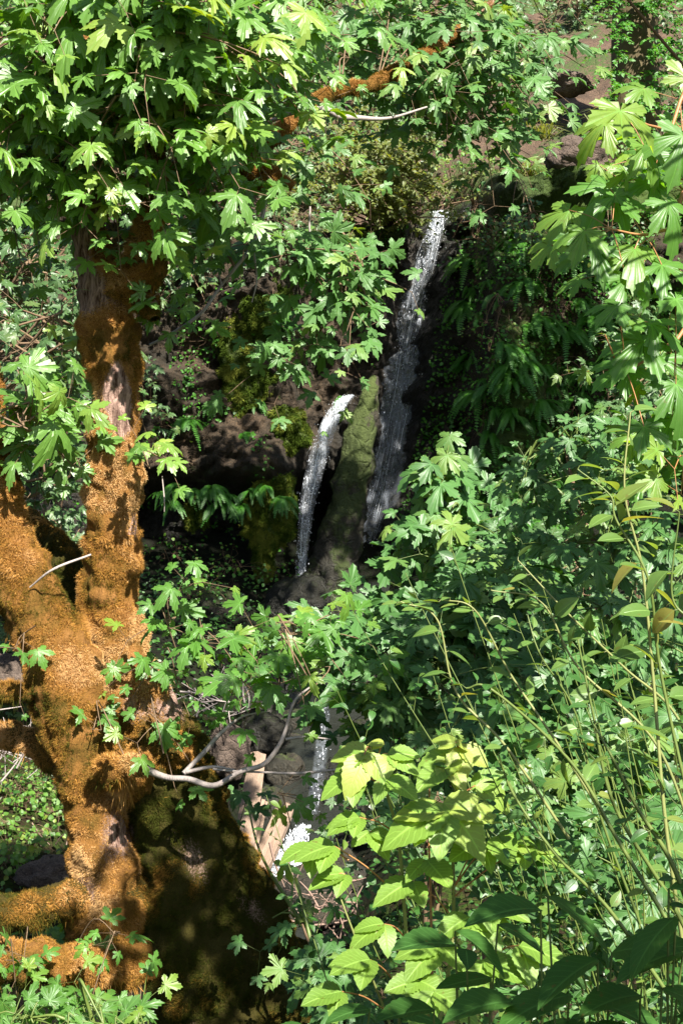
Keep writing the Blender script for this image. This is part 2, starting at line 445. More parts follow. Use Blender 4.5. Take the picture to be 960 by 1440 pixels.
# ------------------------------------------------------------------ moss fuzz on a tube
def tufts(mb, G, mask, per_m2, length=(.008, .021), hang=.45, width=.0017, bias=0.0, wrap=True):
    n, ns = G.shape[:2]
    G2 = np.concatenate([G, G[:, :1]], 1) if wrap else G
    du = G2[1:, :-1] - G2[:-1, :-1]; dv = G2[:-1, 1:] - G2[:-1, :-1]
    nr = np.cross(dv, du); area = np.linalg.norm(nr, axis=2); nrm = unit(nr)
    if wrap:
        cen = G.mean(1)[:-1, None]
        if ((G2[:-1, :-1] - cen) * nrm).sum(2).mean() < 0: nrm = -nrm
    mk = mask[:-1, :nrm.shape[1]]
    w = area * np.clip(mk, 0, 1); N_ = int(w.sum() * per_m2)
    if N_ < 1: return
    idx = R.choice(w.size, N_, p=w.ravel() / w.sum()); i, j = np.unravel_index(idx, w.shape)
    a, b = R.random((2, N_, 1))
    p = G2[i, j] + du[i, j] * a + dv[i, j] * b
    nn = nrm[i, j]
    clump = np.array([noise.noise(Vector(q * 9)) for q in p]); clump2 = np.array([noise.noise(Vector(q * 2.7)) for q in p])
    for k in range(3):
        d = unit(nn * .9 + R.normal(0, .55, (N_, 3)) - UP * hang)
        ln = R.uniform(*length, (N_, 1)) * (1 + 1.3 * np.clip(clump, -.6, 1))[:, None]
        sd = unit(np.cross(d, R.normal(0, 1, (N_, 3)))) * width * R.uniform(.6, 1.3, (N_, 1))
        q = p - nn * .004
        V = np.stack([q - sd, q + sd, q + d * ln + sd * .25], 1).reshape(-1, 3)
        bz = bias(p) if callable(bias) else bias
        rn = np.clip(.5 + bz + .55 * clump + .8 * clump2 * 1.25 + R.normal(0, .13, N_), 0, 1)
        mb.add(V, np.arange(N_ * 3).reshape(-1, 3), np.repeat(rn, 3))

def mossy_limb(parent, org, name, path, ns=40, step=.022, lump=.18, mossfn=None, per_m2=46000, bias=0.0, seed=0.0, mossname='moss'):
    """path rows: px, py, Y, diameter in px"""
    P = np.array([[*at(a, b, Y), d / F * Y / 2] for a, b, Y, d in path])
    ln = np.linalg.norm(np.diff(P[:, :3], axis=0), axis=1).sum()
    n = max(8, int(ln / step)); Q = curve(P, n)
    G = ringgrid(Q[:, :3], np.maximum(Q[:, 3], .004), ns)
    C = Q[:, None, :3]; out = unit(G - C)
    mask = np.empty((n, ns))
    for i in range(n):
        r = Q[i, 3]
        for j in range(ns):
            p = G[i, j]
            a = noise.noise(Vector((p[0] * 5 + seed, p[1] * 5, p[2] * 2.6)))
            b = noise.noise(Vector((p[0] * 14 + seed, p[1] * 14, p[2] * 10)))
            e = noise.noise(Vector((p[0] * 45, p[1] * 45, p[2] * 12)))
            c = .5 + .9 * noise.noise(Vector((p[0] * 4.5 - seed, p[1] * 4.5, p[2] * 3.5 + 7))) + .36
            if mossfn is not None: c = mossfn(p, c)
            mask[i, j] = np.clip(c, 0, 1)
            f_ = noise.noise(Vector((p[0] * 26 + seed, p[1] * 26, p[2] * 22)))
            G[i, j] = p + out[i, j] * (r * lump * (1.1 * a + .8 * b) + (.024 * f_ + .030 * noise.noise(Vector((p[0] * 12 + seed, p[1] * 12, p[2] * 9 + 3)))) * min(1, max(0, (c - .4) * 4)) * min(1, r / .06) + (.035 * noise.noise(Vector((p[0] * 10 + seed, p[1] * 10, p[2] * 1.6))) if r > .14 else 0) + (.006 + .012 * (c < .5)) * e + .016 * max(0, min(1, (c - .35) * 2)))
    mb = MB(); mb.add(G.reshape(-1, 3), gridtris(n, ns), .5, mask.ravel(), np.clip(.5 + (bias(G.reshape(-1, 3)) if callable(bias) else bias), 0, 1))
    o = mb.build(name, M['mossbark'], parent, org)
    tb = MB(); tufts(tb, G, np.clip((mask - .38) * 4, 0, 1), per_m2, bias=bias)
    o_ = unit(G - C)[:, :, 2]; tufts(tb, G, np.clip(-o_ * 2 - .7, 0, 1) * (mask > .5), 1800, (.025, .075), 2.2, .0022, bias=-.12 if callable(bias) else bias - .12)
    if tb.n: tb.build(mossname, M['tuft'], o, org, False)
    return o, G

# ================================================================== THE SETTING
CREEK = np.array([[.15, 21.4, H - 1.1], [-.2, 18.5, H - 2.35], [-.28, 16, H - 3.1], [-.55, 14.2, H - 3.72], [-1.0, 12, H - 4.1],
                  [-1.4, 9.6, H - 4.6], [-4, 7.6, H - 5.2], [-12, 6, H - 6]])
def creek_at(x, y):
    best = (1e9, 0)
    for a, b in zip(CREEK[:-1], CREEK[1:]):
        d = b[:2] - a[:2]; t = np.clip(((x - a[0]) * d[0] + (y - a[1]) * d[1]) / d.dot(d), 0, 1)
        q = a + (b - a) * t; e = math.hypot(x - q[0], y - q[1])
        if e < best[0]: best = (e, q[2])
    return best
def ground_z(x, y, nz=True):
    d, zc = creek_at(x, y)
    zb = H + np.interp(y, [-30, 0, 7, 10, 13, 20, 24, 60], [-1.0, -1.62, -2.95, -3.2, -2.75, -1.1, .5, 3])
    zb += .30 * max(0, abs(x + .4) - 2.4) * (1 if y > 9 else .25)
    t = float(sm(.35, 1.9, d)); z = zc - .12 + (max(zb, zc + .1) - zc + .12) * t
    if nz: z += .12 * fbm((x * .9, y * .9, 3.1)) + .03 * fbm((x * 5, y * 5, 0))
    return z
xs = np.concatenate([np.linspace(-40, -7, 20), np.linspace(-6.5, 6.5, 120), np.linspace(7, 40, 20)])
ys = np.concatenate([np.linspace(-40, -1, 16), np.linspace(0, 24, 170), np.linspace(25, 60, 14)])
gv = np.array([[x, y, ground_z(x, y)] for y in ys for x in xs])
wet_shade = [max(float(sm(2.0, .7, creek_at(p[0], p[1])[0])), float(sm(14.5, 17.5, p[1]))) for p in gv]  # wet by the creek; back part painted dark as the gorge's shade
mb = MB(); mb.add(gv, gridtris(len(ys), len(xs), False), .5, wet_shade, .6)
tag(mb.build('ground', M['soil']), kind='structure')

FALL = np.array([[-1.4, .10], [-.9, .23], [.45, .62], [1.83, .91], [2.86, 1.04], [4.1, 1.37], [5.05, 1.67], [6, 1.9]])   # height over the eye, x
def fall_x(h): return np.interp(h, FALL[:, 0], FALL[:, 1])
def cliff_y(x, h, nz=True):
    y = 22.0
    y -= 1.5 * float(sm(-.35, -1.1, x)) - .5 * float(sm(-3.5, -6, x))
    y -= 1.0 * float(sm(1.75 + .08 * h, 2.5, x)) + .5 * float(sm(4, 7, x))
    if x < .2: y += 1.5 * float(sm(.75, .0, h)) * float(sm(.1, -.7, x)) * float(sm(-4.2, -3.2, x))        # undercut
    y += .8 * math.exp(-((x - fall_x(h)) / .38) ** 2)
    y += .28 * max(0, h)*.35
    if nz:
        y += .55 * fbm((x * .8, h * .8, 1.7)) + .16 * fbm((x * 3.1, h * 4.6, 9)) + .06 * fbm((x * 9, h * 14, 4), 3)
        y += .10 * math.sin(h * 6 + 2.5 * noise.noise(Vector((x, h, 0))))
    return y
def cliff_top(x): return 4.75 + .35 * float(sm(.9, 1.7, x)) - .55 * math.exp(-((x - 1.72) / .3) ** 2) * 0 + .25 * fbm((x * .7, 8, 2)) + .25 * float(sm(2, 3, x))
cx = np.concatenate([np.linspace(-30, -5, 26), np.linspace(-4.8, 6.5, 330), np.linspace(7, 30, 24)])
rows = 200; V = []; we = []; mo = []
for i in range(rows):
    for x in cx:
        ht = cliff_top(x); h = -2.8 + (ht + 2.8) * min(1, i / (rows - 6)); y = cliff_y(x, h)
        if i > rows - 6: k = i - (rows - 6); y += k * .16; h += k * .03
        y += .045 * fbm((x * 17, h * 20, 2), 3) - .06 * abs(noise.noise(Vector((x * 6, h * 8, 5))))
        V.append((x, y, H + h))
        w = math.exp(-((x - fall_x(h) - .25) / .85) ** 2) * (1 if h < ht - .1 else .3)
        w = max(w, float(sm(.9, .1, h)) * .9, .75 * math.exp(-((x - (.1 if h > 1 else -.35)) / .5) ** 2) * float(sm(2.1, 1.4, h)))
        we.append(min(1, w))
        mo.append(.42 + .45 * fbm((x * .9, h * .7, 6)) + .35 * float(sm(1.9, 2.6, x)) + .25 * float(sm(3.8, 4.6, h)) - .25 * float(sm(-1.0, -1.6, x)) * float(sm(.4, 1, h)))
mb = MB(); mb.add(V, gridtris(rows, len(cx), False), .5, we, mo)
tag(mb.build('cliff', M['cliff']), kind='structure')

LF = Leaves(ROUND)
for _ in range(26000):
    x, h = R.uniform(-4.6, 6.2), R.uniform(-1.2, 4.7); fx = fall_x(h)
    if abs(x - fx) < .45 or (h < 2 and -.75 < x < fx): continue
    k = fbm((x * 1.1, h * 1.1, 12)) + (.40 if x > fx else -.16) + (.15 if h > 3.3 else 0)
    if k < R.uniform(0, .5): continue
    LF.leaf(np.array([x, cliff_y(x, h) - R.uniform(.0, .10), H + h]), UP * .6 + FACE + SUN * .3 + rv(.4), np.array([R.normal(0, .6), -.4, -.6]), R.uniform(.03, .075), R.beta(2, 2) * .8)
mb = MB(); LF.fill(mb); tag(mb.build('cliff_greenery', M['fern'], None, (1, 21, H - 1), False), 'small leaves and moss clinging to the wet cliff', 'ground cover', kind='stuff')
hx = np.linspace(-34, 34, 150); hk = np.linspace(0, 38, 90); V = []
def hill_z(x, y): return H + cliff_top(x) - .12 + .66 * (y - 22.6) + (.35 * fbm((x * .5, y * .5, 0)) + .08 * fbm((x * 3, y * 3, 1))) * min(1, max(0, y - 22.6))
for k in hk:
    for x in hx:
        y0 = cliff_y(x, cliff_top(x)) + .75; y = y0 + k * (61 - y0) / 38
        V.append((x, y, H + cliff_top(x) - .25) if k == 0 else (x, y, hill_z(x, y)))
mb = MB(); mb.add(V, gridtris(len(hk), len(hx), False), .5, 0, [.5 + .5 * fbm((p[0] * .6, p[1] * .6, 5)) for p in V])
tag(mb.build('hillside', M['redsoil']), kind='structure')

# creek surface
C = curve(CREEK, 120); V = []; fo = []
for i, c in enumerate(C):
    t = unit(C[min(i + 1, 119)][:2] - C[max(i - 1, 0)][:2]); s = np.array([t[1], -t[0]])
    slope = abs(C[min(i + 1, 119)][2] - C[max(i - 1, 0)][2]) / (np.linalg.norm(C[min(i + 1, 119)][:2] - C[max(i - 1, 0)][:2]) + 1e-5)
    for u in np.linspace(-1, 1, 15):
        w = .62
        p = np.array([c[0] + s[0] * u * w, c[1] + s[1] * u * w, c[2] + .02])
        st = math.sin(c[1] * 3.1) * .07
        p[2] += .05 * fbm((p[0] * 4, p[1] * 4, 2)) + st + .06 * (1 - u * u)
        V.append(p); fo.append(-.35 * float(sm(14.3, 15.2, c[1])) + .30 + .35 * float(sm(.25, .5, slope)) + .35 * math.cos(c[1] * 3.1) * .5 + .12 * math.exp(-((c[1] - 14.1) / .5) ** 2) - .2 * abs(u))
mb = MB(); mb.add(V, gridtris(120, 15, False), .5, fo, .5)
tag(mb.build('creek_water', M['creek']), kind='structure')

# ================================================================== WATERFALLS
def waterfall(name, label, axis, width, ndrops, nstrand, sheet_mat, power=1.15, fade=0.0, sheetw=1.0, proud=.16, dropsize=(.006, .017), yfix=None):
    """axis rows: x, height over the eye; falls a hand's breadth off the rock"""
    A = np.array(axis, float); n = 90
    Q = curve(np.column_stack([A, np.array(width)]), n)
    def ry(x, h): return (cliff_y(x, h, True) if yfix is None else yfix(x, h)) - proud
    yy = np.array([min(ry(q[0] + o, q[1]) for o in (-.08, 0, .08)) for q in Q])
    yy = np.convolve(np.pad(yy, 5, 'edge'), np.ones(11) / 11, 'valid')
    base = np.array([Q[-1, 0], yy[-1], H + Q[-1, 1]])
    root = thing(name, base, label, 'waterfall')
    mb = MB(); V = []; e = []
    m = 17
    for i in range(n):
        for u in np.linspace(-1, 1, m):
            x = Q[i, 0] + u * Q[i, 2] * sheetw
            y = yy[i] + .05 * fbm((x * 6, Q[i, 1] * 1.3, 2)) - .04 * u * u
            V.append((x, y, H + Q[i, 1])); e.append(max(0, 1 - u * u) ** .8 * (1 - fade * float(sm(.15, .6, i / n))))
    mb.add(V, gridtris(n, m, False), .5, e, .5)
    mb.build('water_sheet', sheet_mat, root, base)
    mb = MB()                                                        # threads of falling water
    for _ in range(nstrand):
        a = R.uniform(0, .9); b = min(1, a + R.uniform(.04, .22)); u = np.clip(R.normal(0, .42), -1, 1)
        k = np.linspace(a, b, 7) * (n - 1)
        x = np.interp(k, np.arange(n), Q[:, 0]) + u * np.interp(k, np.arange(n), Q[:, 2]); z = np.interp(k, np.arange(n), Q[:, 1]); y = np.interp(k, np.arange(n), yy) - R.uniform(0, .07)
        wob = np.cumsum(R.normal(0, .008, 7))
        tube(mb, np.column_stack([x + wob, y, H + z]), np.array([.001, .002, .003, .003, .003, .002, .001]) * R.uniform(.5, 1.5), ns=3, smoothc=False)
    mb.build('water_threads', M['drop'], root, base)
    # drops
    mb = MB(); O = np.array([[1, 0, 0], [-1, 0, 0], [0, 1, 0], [0, -1, 0], [0, 0, 1], [0, 0, -1]], float)
    T = np.array([[0, 2, 4], [2, 1, 4], [1, 3, 4], [3, 0, 4], [2, 0, 5], [1, 2, 5], [3, 1, 5], [0, 3, 5]])
    t = R.random(ndrops) ** power; k = t * (n - 1); u = R.normal(0, .5, ndrops)
    wd = np.interp(k, np.arange(n), Q[:, 2])
    x = np.interp(k, np.arange(n), Q[:, 0]) + u * wd; z = np.interp(k, np.arange(n), Q[:, 1]); y = np.interp(k, np.arange(n), yy) - np.abs(R.normal(0, .10, ndrops))
    cl = np.array([noise.noise(Vector((a * 5, b * 5, 3))) for a, b in zip(x, z)])
    s = R.uniform(*dropsize, ndrops) * (1 + .9 * np.clip(cl, -.8, .8)); st = R.uniform(1, 3.2, ndrops)
    W = np.stack([x, y, H + z], 1)[:, None] + O[None] * np.stack([s, s, s * st], 1)[:, None]
    mb.add(W.reshape(-1, 3), (T[None] + (np.arange(ndrops) * 6)[:, None, None]).reshape(-1, 3))
    tag(mb.build('spray_drops', M['drop'], root, base), kind='stuff')
    return root
waterfall('waterfall', 'long narrow waterfall running slantwise down the dark gully from the cliff top',
          [(x, h) for h, x in FALL[::-1][1:-1]] + [(.18, -1.15)], [.11, .21, .33, .38, .40, .40, .38], 1900, 45, M['fall'], power=3.0, fade=.15, dropsize=(.002, .0065))
def lf_y(x, h): return 21.25 - .25 * max(0, 1.7 - h) * .3
waterfall('waterfall', 'short white waterfall spilling off a ledge left of the mossy rock rib',
          [(.14, 1.80), (-.02, 1.66), (-.20, 1.32), (-.38, .75), (-.50, .22), (-.58, -.4), (-.63, -1.1)], [.07, .12, .14, .15, .13, .10, .08],
          1400, 40, M['fall_white'], power=1.3, fade=.62, yfix=lf_y, dropsize=(.002, .0065))
waterfall('cascade', 'low white cascade tumbling into the bright pool beside the split logs', [(-.40, -3.28), (-.47, -3.42), (-.53, -3.55), (-.58, -3.72)], [.07, .12, .17, .24], 1500, 30,
          M['fall_low'], power=.8, fade=-.0, yfix=lambda x, h: 14.05 + (h + 3.72) * 1.05, proud=.12, dropsize=(.0025, .008))
waterfall('cascade', 'short dim cascade between dark boulders above the low white one', [(-.16, -2.1), (-.20, -2.4), (-.24, -2.8), (-.32, -3.2)], [.05, .07, .08, .07], 80, 6,
          M['fall_dim'], power=1, yfix=lambda x, h: 14.6 + (h + 3.2) * 1.5, proud=.12, dropsize=(.0025, .007))

# ================================================================== ROCKS
def rock(name, c, r, label, cat, m='boulder', group=None, seed=0, amp=.28, moss=.45, wet=0.0, n=28, squash=None):
    mb = MB(); V = []; mo = []
    for i in range(n):
        th = math.pi * i / (n - 1)
        for j in range(2 * n):
            ph = math.pi * j / n
            d = np.array([math.sin(th) * math.cos(ph), math.sin(th) * math.sin(ph), math.cos(th)])
            k = 1 + amp * fbm(d * 1.3 + seed, 4) + amp * .5 * abs(fbm(d * 3 + seed, 3))
            V.append(np.asarray(c) + d * k * np.asarray(r)); mo.append(moss + .35 * d[2])
    mb.add(V, gridtris(n, 2 * n), .5, wet, mo)
    return tag(mb.build(name, M[m], None, np.asarray(c) - [0, 0, r[2] * .8]), label, cat, group)

# slanted mossy rib between the two falls
P = np.array([[*at(527, 530, 21.5), .06], [*at(519, 560, 21.35), .16], [*at(502, 640, 21.2), .25], [*at(486, 720, 21.1), .30], [*at(468, 800, 21.0), .36], [*at(455, 850, 20.9), .42]])
Q = curve(P, 60); G = ringgrid(Q[:, :3], Q[:, 3], 40); mo = []
for i in range(60):
    for j in range(40):
        p = G[i, j]; o = unit(p - Q[i, :3])
        G[i, j] = p + o * Q[i, 3] * (.34 * fbm(p * 1.9, 4) + .16 * fbm(p * 8, 3))
        mo.append(.75 + .5 * fbm(p * 2.2 + 4) - .3 * float(sm(0.1, -.9, p[2] - H)) - .25 * max(0, o[0]))
mb = MB(); mb.add(G.reshape(-1, 3), gridtris(60, 40), .5, np.repeat(np.linspace(.15, .75, 60), 40), mo)
tag(mb.build('rock_rib', M['rib'], None, Q[-1, :3]), 'slanted green mossy rib of rock between the two waterfalls', 'rock')

rock('boulder', at(322, 1055, 15.4), (.22, .30, .32), 'pale grey boulder beside the creek above the split logs', 'boulder', seed=3)
rock('boulder', at(452, 1272, 13.2), (.55, .45, .36), 'brown boulder below the bright pool behind the dead twigs', 'boulder', seed=8, moss=.1, m='rib', wet=.45)
rock('boulder', at(372, 1035, 16.6), (.30, .3, .26), 'dark wet boulder in the creek above the logs', 'boulder', seed=5, m='rib', moss=.2, wet=.8)
rock('boulder', at(468, 1120, 15.6), (.22, .3, .40), 'dark wet boulder splitting the lower cascade', 'boulder', seed=15, m='rib', moss=.1, wet=.95)
rock('boulder', at(420, 855, 20.2), (.5, .5, .45), 'black wet boulder at the foot of the short waterfall', 'boulder', seed=21, m='rib', moss=.15, wet=.9)
rock('boulder', at(300, 860, 19.6), (.45, .4, .32), 'dark boulder under the rock overhang left of the falls', 'boulder', seed=31, m='rib', moss=.3, wet=.6)
rock('boulder', at(808, 222, 21.9), (.50, .4, .30), 'sunlit pinkish boulder on the cliff top at the right', 'boulder', seed=41, m='boulder', moss=.0)
rock('boulder', at(790, 118, 25.5), (.5, .4, .22), 'pale rock lying on the red hillside soil', 'boulder', seed=47, m='boulder', moss=.0)
rock('boulder', at(72, 1232, 11.2), (.24, .2, .15), 'pale pink stone among dry twigs left of the mossy trunk', 'boulder', seed=51, moss=.1)
rock('boulder', at(18, 955, 13.5), (.34, .3, .26), 'pale sunlit stone on the left bank behind the limb', 'boulder', seed=57, moss=.1)

for k in range(34):
    c = curve(CREEK, 100)[int(R.uniform(2, 66))]; rr = R.uniform(.09, .30); sd = R.choice((-1, 1)) * R.uniform(.25, .95)
    rock('creek_stone', (c[0] + sd, c[1] + R.normal(0, .15), c[2] + .02 + .10 * abs(sd)), (rr, rr * R.uniform(.7, 1.2), rr * R.uniform(.6, 1.0)), 'dark wet stone among many in the stepped creek bed', 'stone', m='rib', group='wet stones in the creek bed', seed=60 + 3.7 * k, moss=.15, wet=R.uniform(.4, .95), n=16)
# split logs by the cascade
def log(path, label, name='split_log', ns=12):
    mb = MB(); P = np.array([[*at(a, b, Y), w / F * Y / 2] for a, b, Y, w in path]); Q = curve(P, 24)
    G = ringgrid(Q[:, :3], Q[:, 3], ns)
    k = 1 + .30 * R.normal(0, 1, ns)
    for i in range(24):
        for j in range(ns):
            o = G[i, j] - Q[i, :3]; G[i, j] = Q[i, :3] + o * np.clip(k[j], .45, 1.4) * (1 + .08 * noise.noise(Vector(G[i, j] * 3)))
    mb.add(G.reshape(-1, 3), gridtris(24, ns), R.random())
    for e in (0, 23): 
        mb.add(np.vstack([Q[e, :3], G[e]]), [(0, 1 + j, 1 + (j + 1) % ns) for j in range(ns)], .8)
    return tag(mb.build(name, M['log'], None, Q[-1, :3], False), label, 'log', 'split logs beside the cascade')
log([(362, 1062, 14.3, 22), (350, 1130, 14.0, 27), (338, 1210, 13.6, 30)], 'widest split log, standing nearly upright left of the cascade')
log([(372, 1128, 14.3, 13), (362, 1170, 14.1, 15), (350, 1215, 13.9, 16)], 'thin pale splintered log just right of the widest log')
log([(408, 1135, 14.2, 14), (388, 1180, 13.9, 17), (366, 1228, 13.6, 18)], 'splintered log slanting towards the white pool, nearest the water')
log([(392, 1140, 14.4, 10), (376, 1180, 14.2, 12), (357, 1225, 14.0, 12)], 'narrow brown splinter between two slanted logs')

# ================================================================== THE MOSSY MAPLE
A0 = np.array([at(330, 1440, 6.4)[0], 6.4, ground_z(at(330, 1440, 6.4)[0], 6.4)])
maple = thing('mossy_maple', A0, 'big leaning maple with orange moss on trunk and limbs at the left', 'tree')
def trunkmoss(p, c):
    # bare bark shows in a long strip on the side towards the camera between 1.0 and 2.7 m up the stem
    h = p[2] - H; s = math.exp(-((h - .55) / .24) ** 4)*math.exp(-((p[0] + 1.04) / .055) ** 2)
    s2 = math.exp(-((h - 1.05) / .22) ** 2)
    return c + .12 - 1.1 * s - .35 * s2
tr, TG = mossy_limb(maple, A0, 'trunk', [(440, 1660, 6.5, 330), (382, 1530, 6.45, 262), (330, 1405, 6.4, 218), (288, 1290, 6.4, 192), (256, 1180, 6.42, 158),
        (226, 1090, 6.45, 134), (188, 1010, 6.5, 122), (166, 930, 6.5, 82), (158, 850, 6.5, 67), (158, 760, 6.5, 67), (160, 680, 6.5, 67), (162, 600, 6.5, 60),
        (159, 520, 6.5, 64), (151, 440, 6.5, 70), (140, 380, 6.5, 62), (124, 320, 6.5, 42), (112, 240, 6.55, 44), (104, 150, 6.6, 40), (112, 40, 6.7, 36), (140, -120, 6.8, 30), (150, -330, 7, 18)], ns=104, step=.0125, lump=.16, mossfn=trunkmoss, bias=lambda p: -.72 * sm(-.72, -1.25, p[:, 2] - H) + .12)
def limb(path, **kw): return mossy_limb(maple, A0, 'limb', path, **kw)
limb([(165, 420, 6.45, 44), (196, 350, 6.42, 28), (213, 290, 6.4, 26), (218, 220, 6.4, 24), (235, 120, 6.4, 24), (270, 0, 6.4, 20), (300, -140, 6.3, 14)], ns=28, seed=3, bias=-.1)
limb([(160, 1330, 6.3, 110), (148, 1240, 6.2, 84), (138, 1160, 6.2, 72), (122, 1080, 6.22, 80), (103, 1000, 6.25, 90), (76, 925, 6.3, 92), (46, 848, 6.35, 78), (18, 775, 6.4, 66), (0, 700, 6.45, 50), (-12, 620, 6.5, 44), (-30, 480, 6.5, 34), (-40, 300, 6.5, 26)], ns=48, seed=5, lump=.14,
     mossfn=lambda p, c: c + .14 - .22 * math.exp(-((p[2] - H + 1.4) / .12) ** 2))
limb([(150, 930, 6.75, 66), (116, 850, 6.95, 52), (84, 785, 7.1, 44), (45, 745, 7.2, 38), (0, 715, 7.3, 32), (-80, 660, 7.2, 32)], ns=32, seed=7, bias=-.4)
limb([(215, 1262, 6.3, 64), (150, 1252, 6.2, 52), (70, 1272, 6.1, 46), (0, 1284, 6.0, 44), (-90, 1290, 5.9, 40), (-200, 1270, 5.8, 36)], ns=32, seed=9, bias=-.35, mossfn=lambda p, c: c + .3)
limb([(310, 1335, 6.5, 76), (190, 1350, 6.2, 58), (100, 1358, 5.95, 48), (30, 1352, 5.85, 46), (-40, 1366, 5.75, 44), (-140, 1360, 5.6, 40)], ns=32, seed=11, mossfn=lambda p, c: c + .2)
limb([(190, 1090, 6.2, 60), (160, 1082, 6.05, 40), (180, 1078, 5.95, 24), (205, 1080, 5.9, 14)], ns=24, seed=13, mossfn=lambda p, c: c + .25)
limb([(110, 1075, 6.3, 46), (75, 1062, 6.35, 34), (40, 1044, 6.45, 26), (0, 1030, 6.5, 22), (-60, 1000, 6.6, 14)], ns=20, seed=15, bias=-.35)
limb([(90, 975, 6.25, 36), (50, 972, 6.2, 20), (0, 975, 6.15, 14), (-60, 985, 6.1, 9)], ns=16, seed=17)
limb([(214, 262, 6.42, 22), (245, 246, 6.8, 24), (285, 235, 7.1, 36), (335, 205, 7.3, 46), (385, 190, 7.4, 20), (430, 152, 7.5, 14), (480, 125, 7.6, 13), (530, 115, 7.7, 13), (620, 60, 7.9, 9), (720, -20, 8.2, 6)], ns=24, seed=19)
limb([(335, 210, 7.3, 40), (355, 240, 7.25, 40), (385, 247, 7.2, 12), (412, 262, 7.2, 6)], ns=20, seed=21, lump=.25)
# a swelling with moss on the fork
limb([(190, 400, 6.42, 40), (210, 388, 6.36, 28), (222, 372, 6.32, 22), (226, 360, 6.3, 6)], ns=18, seed=23)
limb([(195, 420, 6.42, 24), (212, 432, 6.38, 20), (218, 448, 6.36, 8)], ns=14, seed=24)

def bare(paths, m='greytwig', parent=maple, org=A0, name='bare_branch', ns=7):
    mb = MB()
    for path in paths:
        P = np.array([[*at(a, b, Y), max(w * .85, .8) / F * Y / 2] for a, b, Y, w in path])
        P[1:-1, :3] += R.normal(0, .009, (len(P) - 2, 3)); P[:, 3] *= R.uniform(.85, 1.2, len(P))
        tube(mb, P[:, :3], P[:, 3], n=len(P) * 5, ns=ns)
    return mb.build(name, M[m], parent, org)
bare([[(195, 1078, 5.92, 13), (230, 1090, 5.85, 11), (265, 1094, 5.8, 10), (300, 1100, 5.75, 9), (335, 1088, 5.7, 8), (370, 1075, 5.7, 8), (395, 1050, 5.7, 8), (405, 1020, 5.7, 7), (418, 990, 5.7, 5), (442, 962, 5.7, 3)],
      [(258, 1088, 5.8, 8), (285, 1060, 5.85, 7), (310, 1032, 5.9, 6), (340, 1012, 5.9, 4), (380, 1000, 5.9, 2)],
      [(300, 1082, 5.75, 4), (330, 1080, 5.72, 3), (370, 1088, 5.7, 4), (420, 1088, 5.68, 5), (480, 1082, 5.65, 4)],
      [(402, 1040, 5.7, 5), (430, 1040, 5.68, 4), (465, 1040, 5.66, 3)],
      [(262, 1086, 5.8, 6), (300, 1075, 5.8, 5), (330, 1083, 5.75, 3)]])
bare([[(210, 485, 7.0, 5), (240, 468, 7.0, 5), (280, 442, 7.05, 6), (312, 402, 7.1, 5), (330, 375, 7.1, 5), (355, 345, 7.15, 6), (370, 300, 7.2, 6), (374, 262, 7.2, 7)],
      [(312, 402, 7.1, 4), (308, 386, 7.1, 2)], [(355, 345, 7.15, 4), (360, 390, 7.15, 3), (354, 425, 7.15, 2)]])
bare([[(380, 170, 7.4, 6), (420, 158, 7.3, 9), (455, 150, 7.2, 10), (475, 164, 7.2, 11), (505, 165, 7.25, 10), (545, 160, 7.3, 6), (600, 150, 7.4, 3)],
      [(432, 175, 7.3, 3), (436, 200, 7.3, 2)]])
bare([[(42, 826, 6.2, 3), (80, 800, 6.15, 4), (128, 780, 6.2, 3)]])
bare([[(228, 670, 6.4, 2), (232, 700, 6.35, 2), (231, 720, 6.35, 1)]])
bare([[(470, 320, 7.6, 2), (474, 350, 7.6, 3), (478, 390, 7.6, 2)], [(436, 290, 7.5, 3), (434, 320, 7.5, 3), (440, 350, 7.5, 2)]])

fork = at(125, 200, 6.55); fork2 = at(230, 140, 6.4); mid = at(330, 205, 7.3)
A = dict(templates=MAPLE_HI, mleaf=M['maple'])
foliage_part(maple, A0, [(90, 40, 6.1, 150, 100, .45, 40, .142, fork), (250, 60, 6.0, 130, 100, .45, 40, .142, fork2), (60, 180, 6.1, 110, 90, .4, 26, .134, fork), (200, 170, 6.0, 130, 65, .35, 28, .138, fork2)], **A)
foliage_part(maple, A0, [(345, 45, 6.4, 95, 72, .45, 26, .128, fork2), (310, 160, 6.4, 70, 80, .4, 18, .122, fork2), (440, -10, 6.8, 90, 36, .4, 14, .10, fork2)], **A)
foliage_part(maple, A0, [(25, 250, 6.6, 70, 60, .4, 12, .134, fork), (160, 262, 6.35, 80, 35, .2, 7, .13, fork), (285, 240, 6.6, 50, 50, .3, 8, .122, fork2), (165, 345, 6.4, 40, 20, .1, 2, .10, at(140, 320, 6.4)), (225, 425, 6.4, 25, 25, .1, 3, .10, at(200, 380, 6.4))], **A)
foliage_part(maple, A0, [(30, 590, 6.2, 60, 70, .2, 10, .142, at(-20, 560, 6.45)), (90, 550, 6.35, 35, 55, .2, 4, .11, at(-20, 560, 6.45))], **A)
foliage_part(maple, A0, [(205, 635, 6.15, 22, 25, .12, 3, .09, at(190, 640, 6.4))], stem=.003, length=.2, **A)
foliage_part(maple, A0, [(580, 50, 8.2, 130, 75, .5, 38, .122, at(530, 115, 7.7)), (690, 60, 8.2, 110, 90, .6, 34, .122, at(620, 60, 7.9)), (620, 130, 8.0, 100, 45, .5, 20, .10, at(560, 95, 7.8)), (745, 80, 8.4, 55, 75, .4, 13, .10, at(690, 10, 8.1)), (680, 190, 8.2, 40, 45, .3, 7, .10, at(640, 60, 7.9))], templates=MAPLE_HI, mleaf=M['maple_cool'], stem=.005)
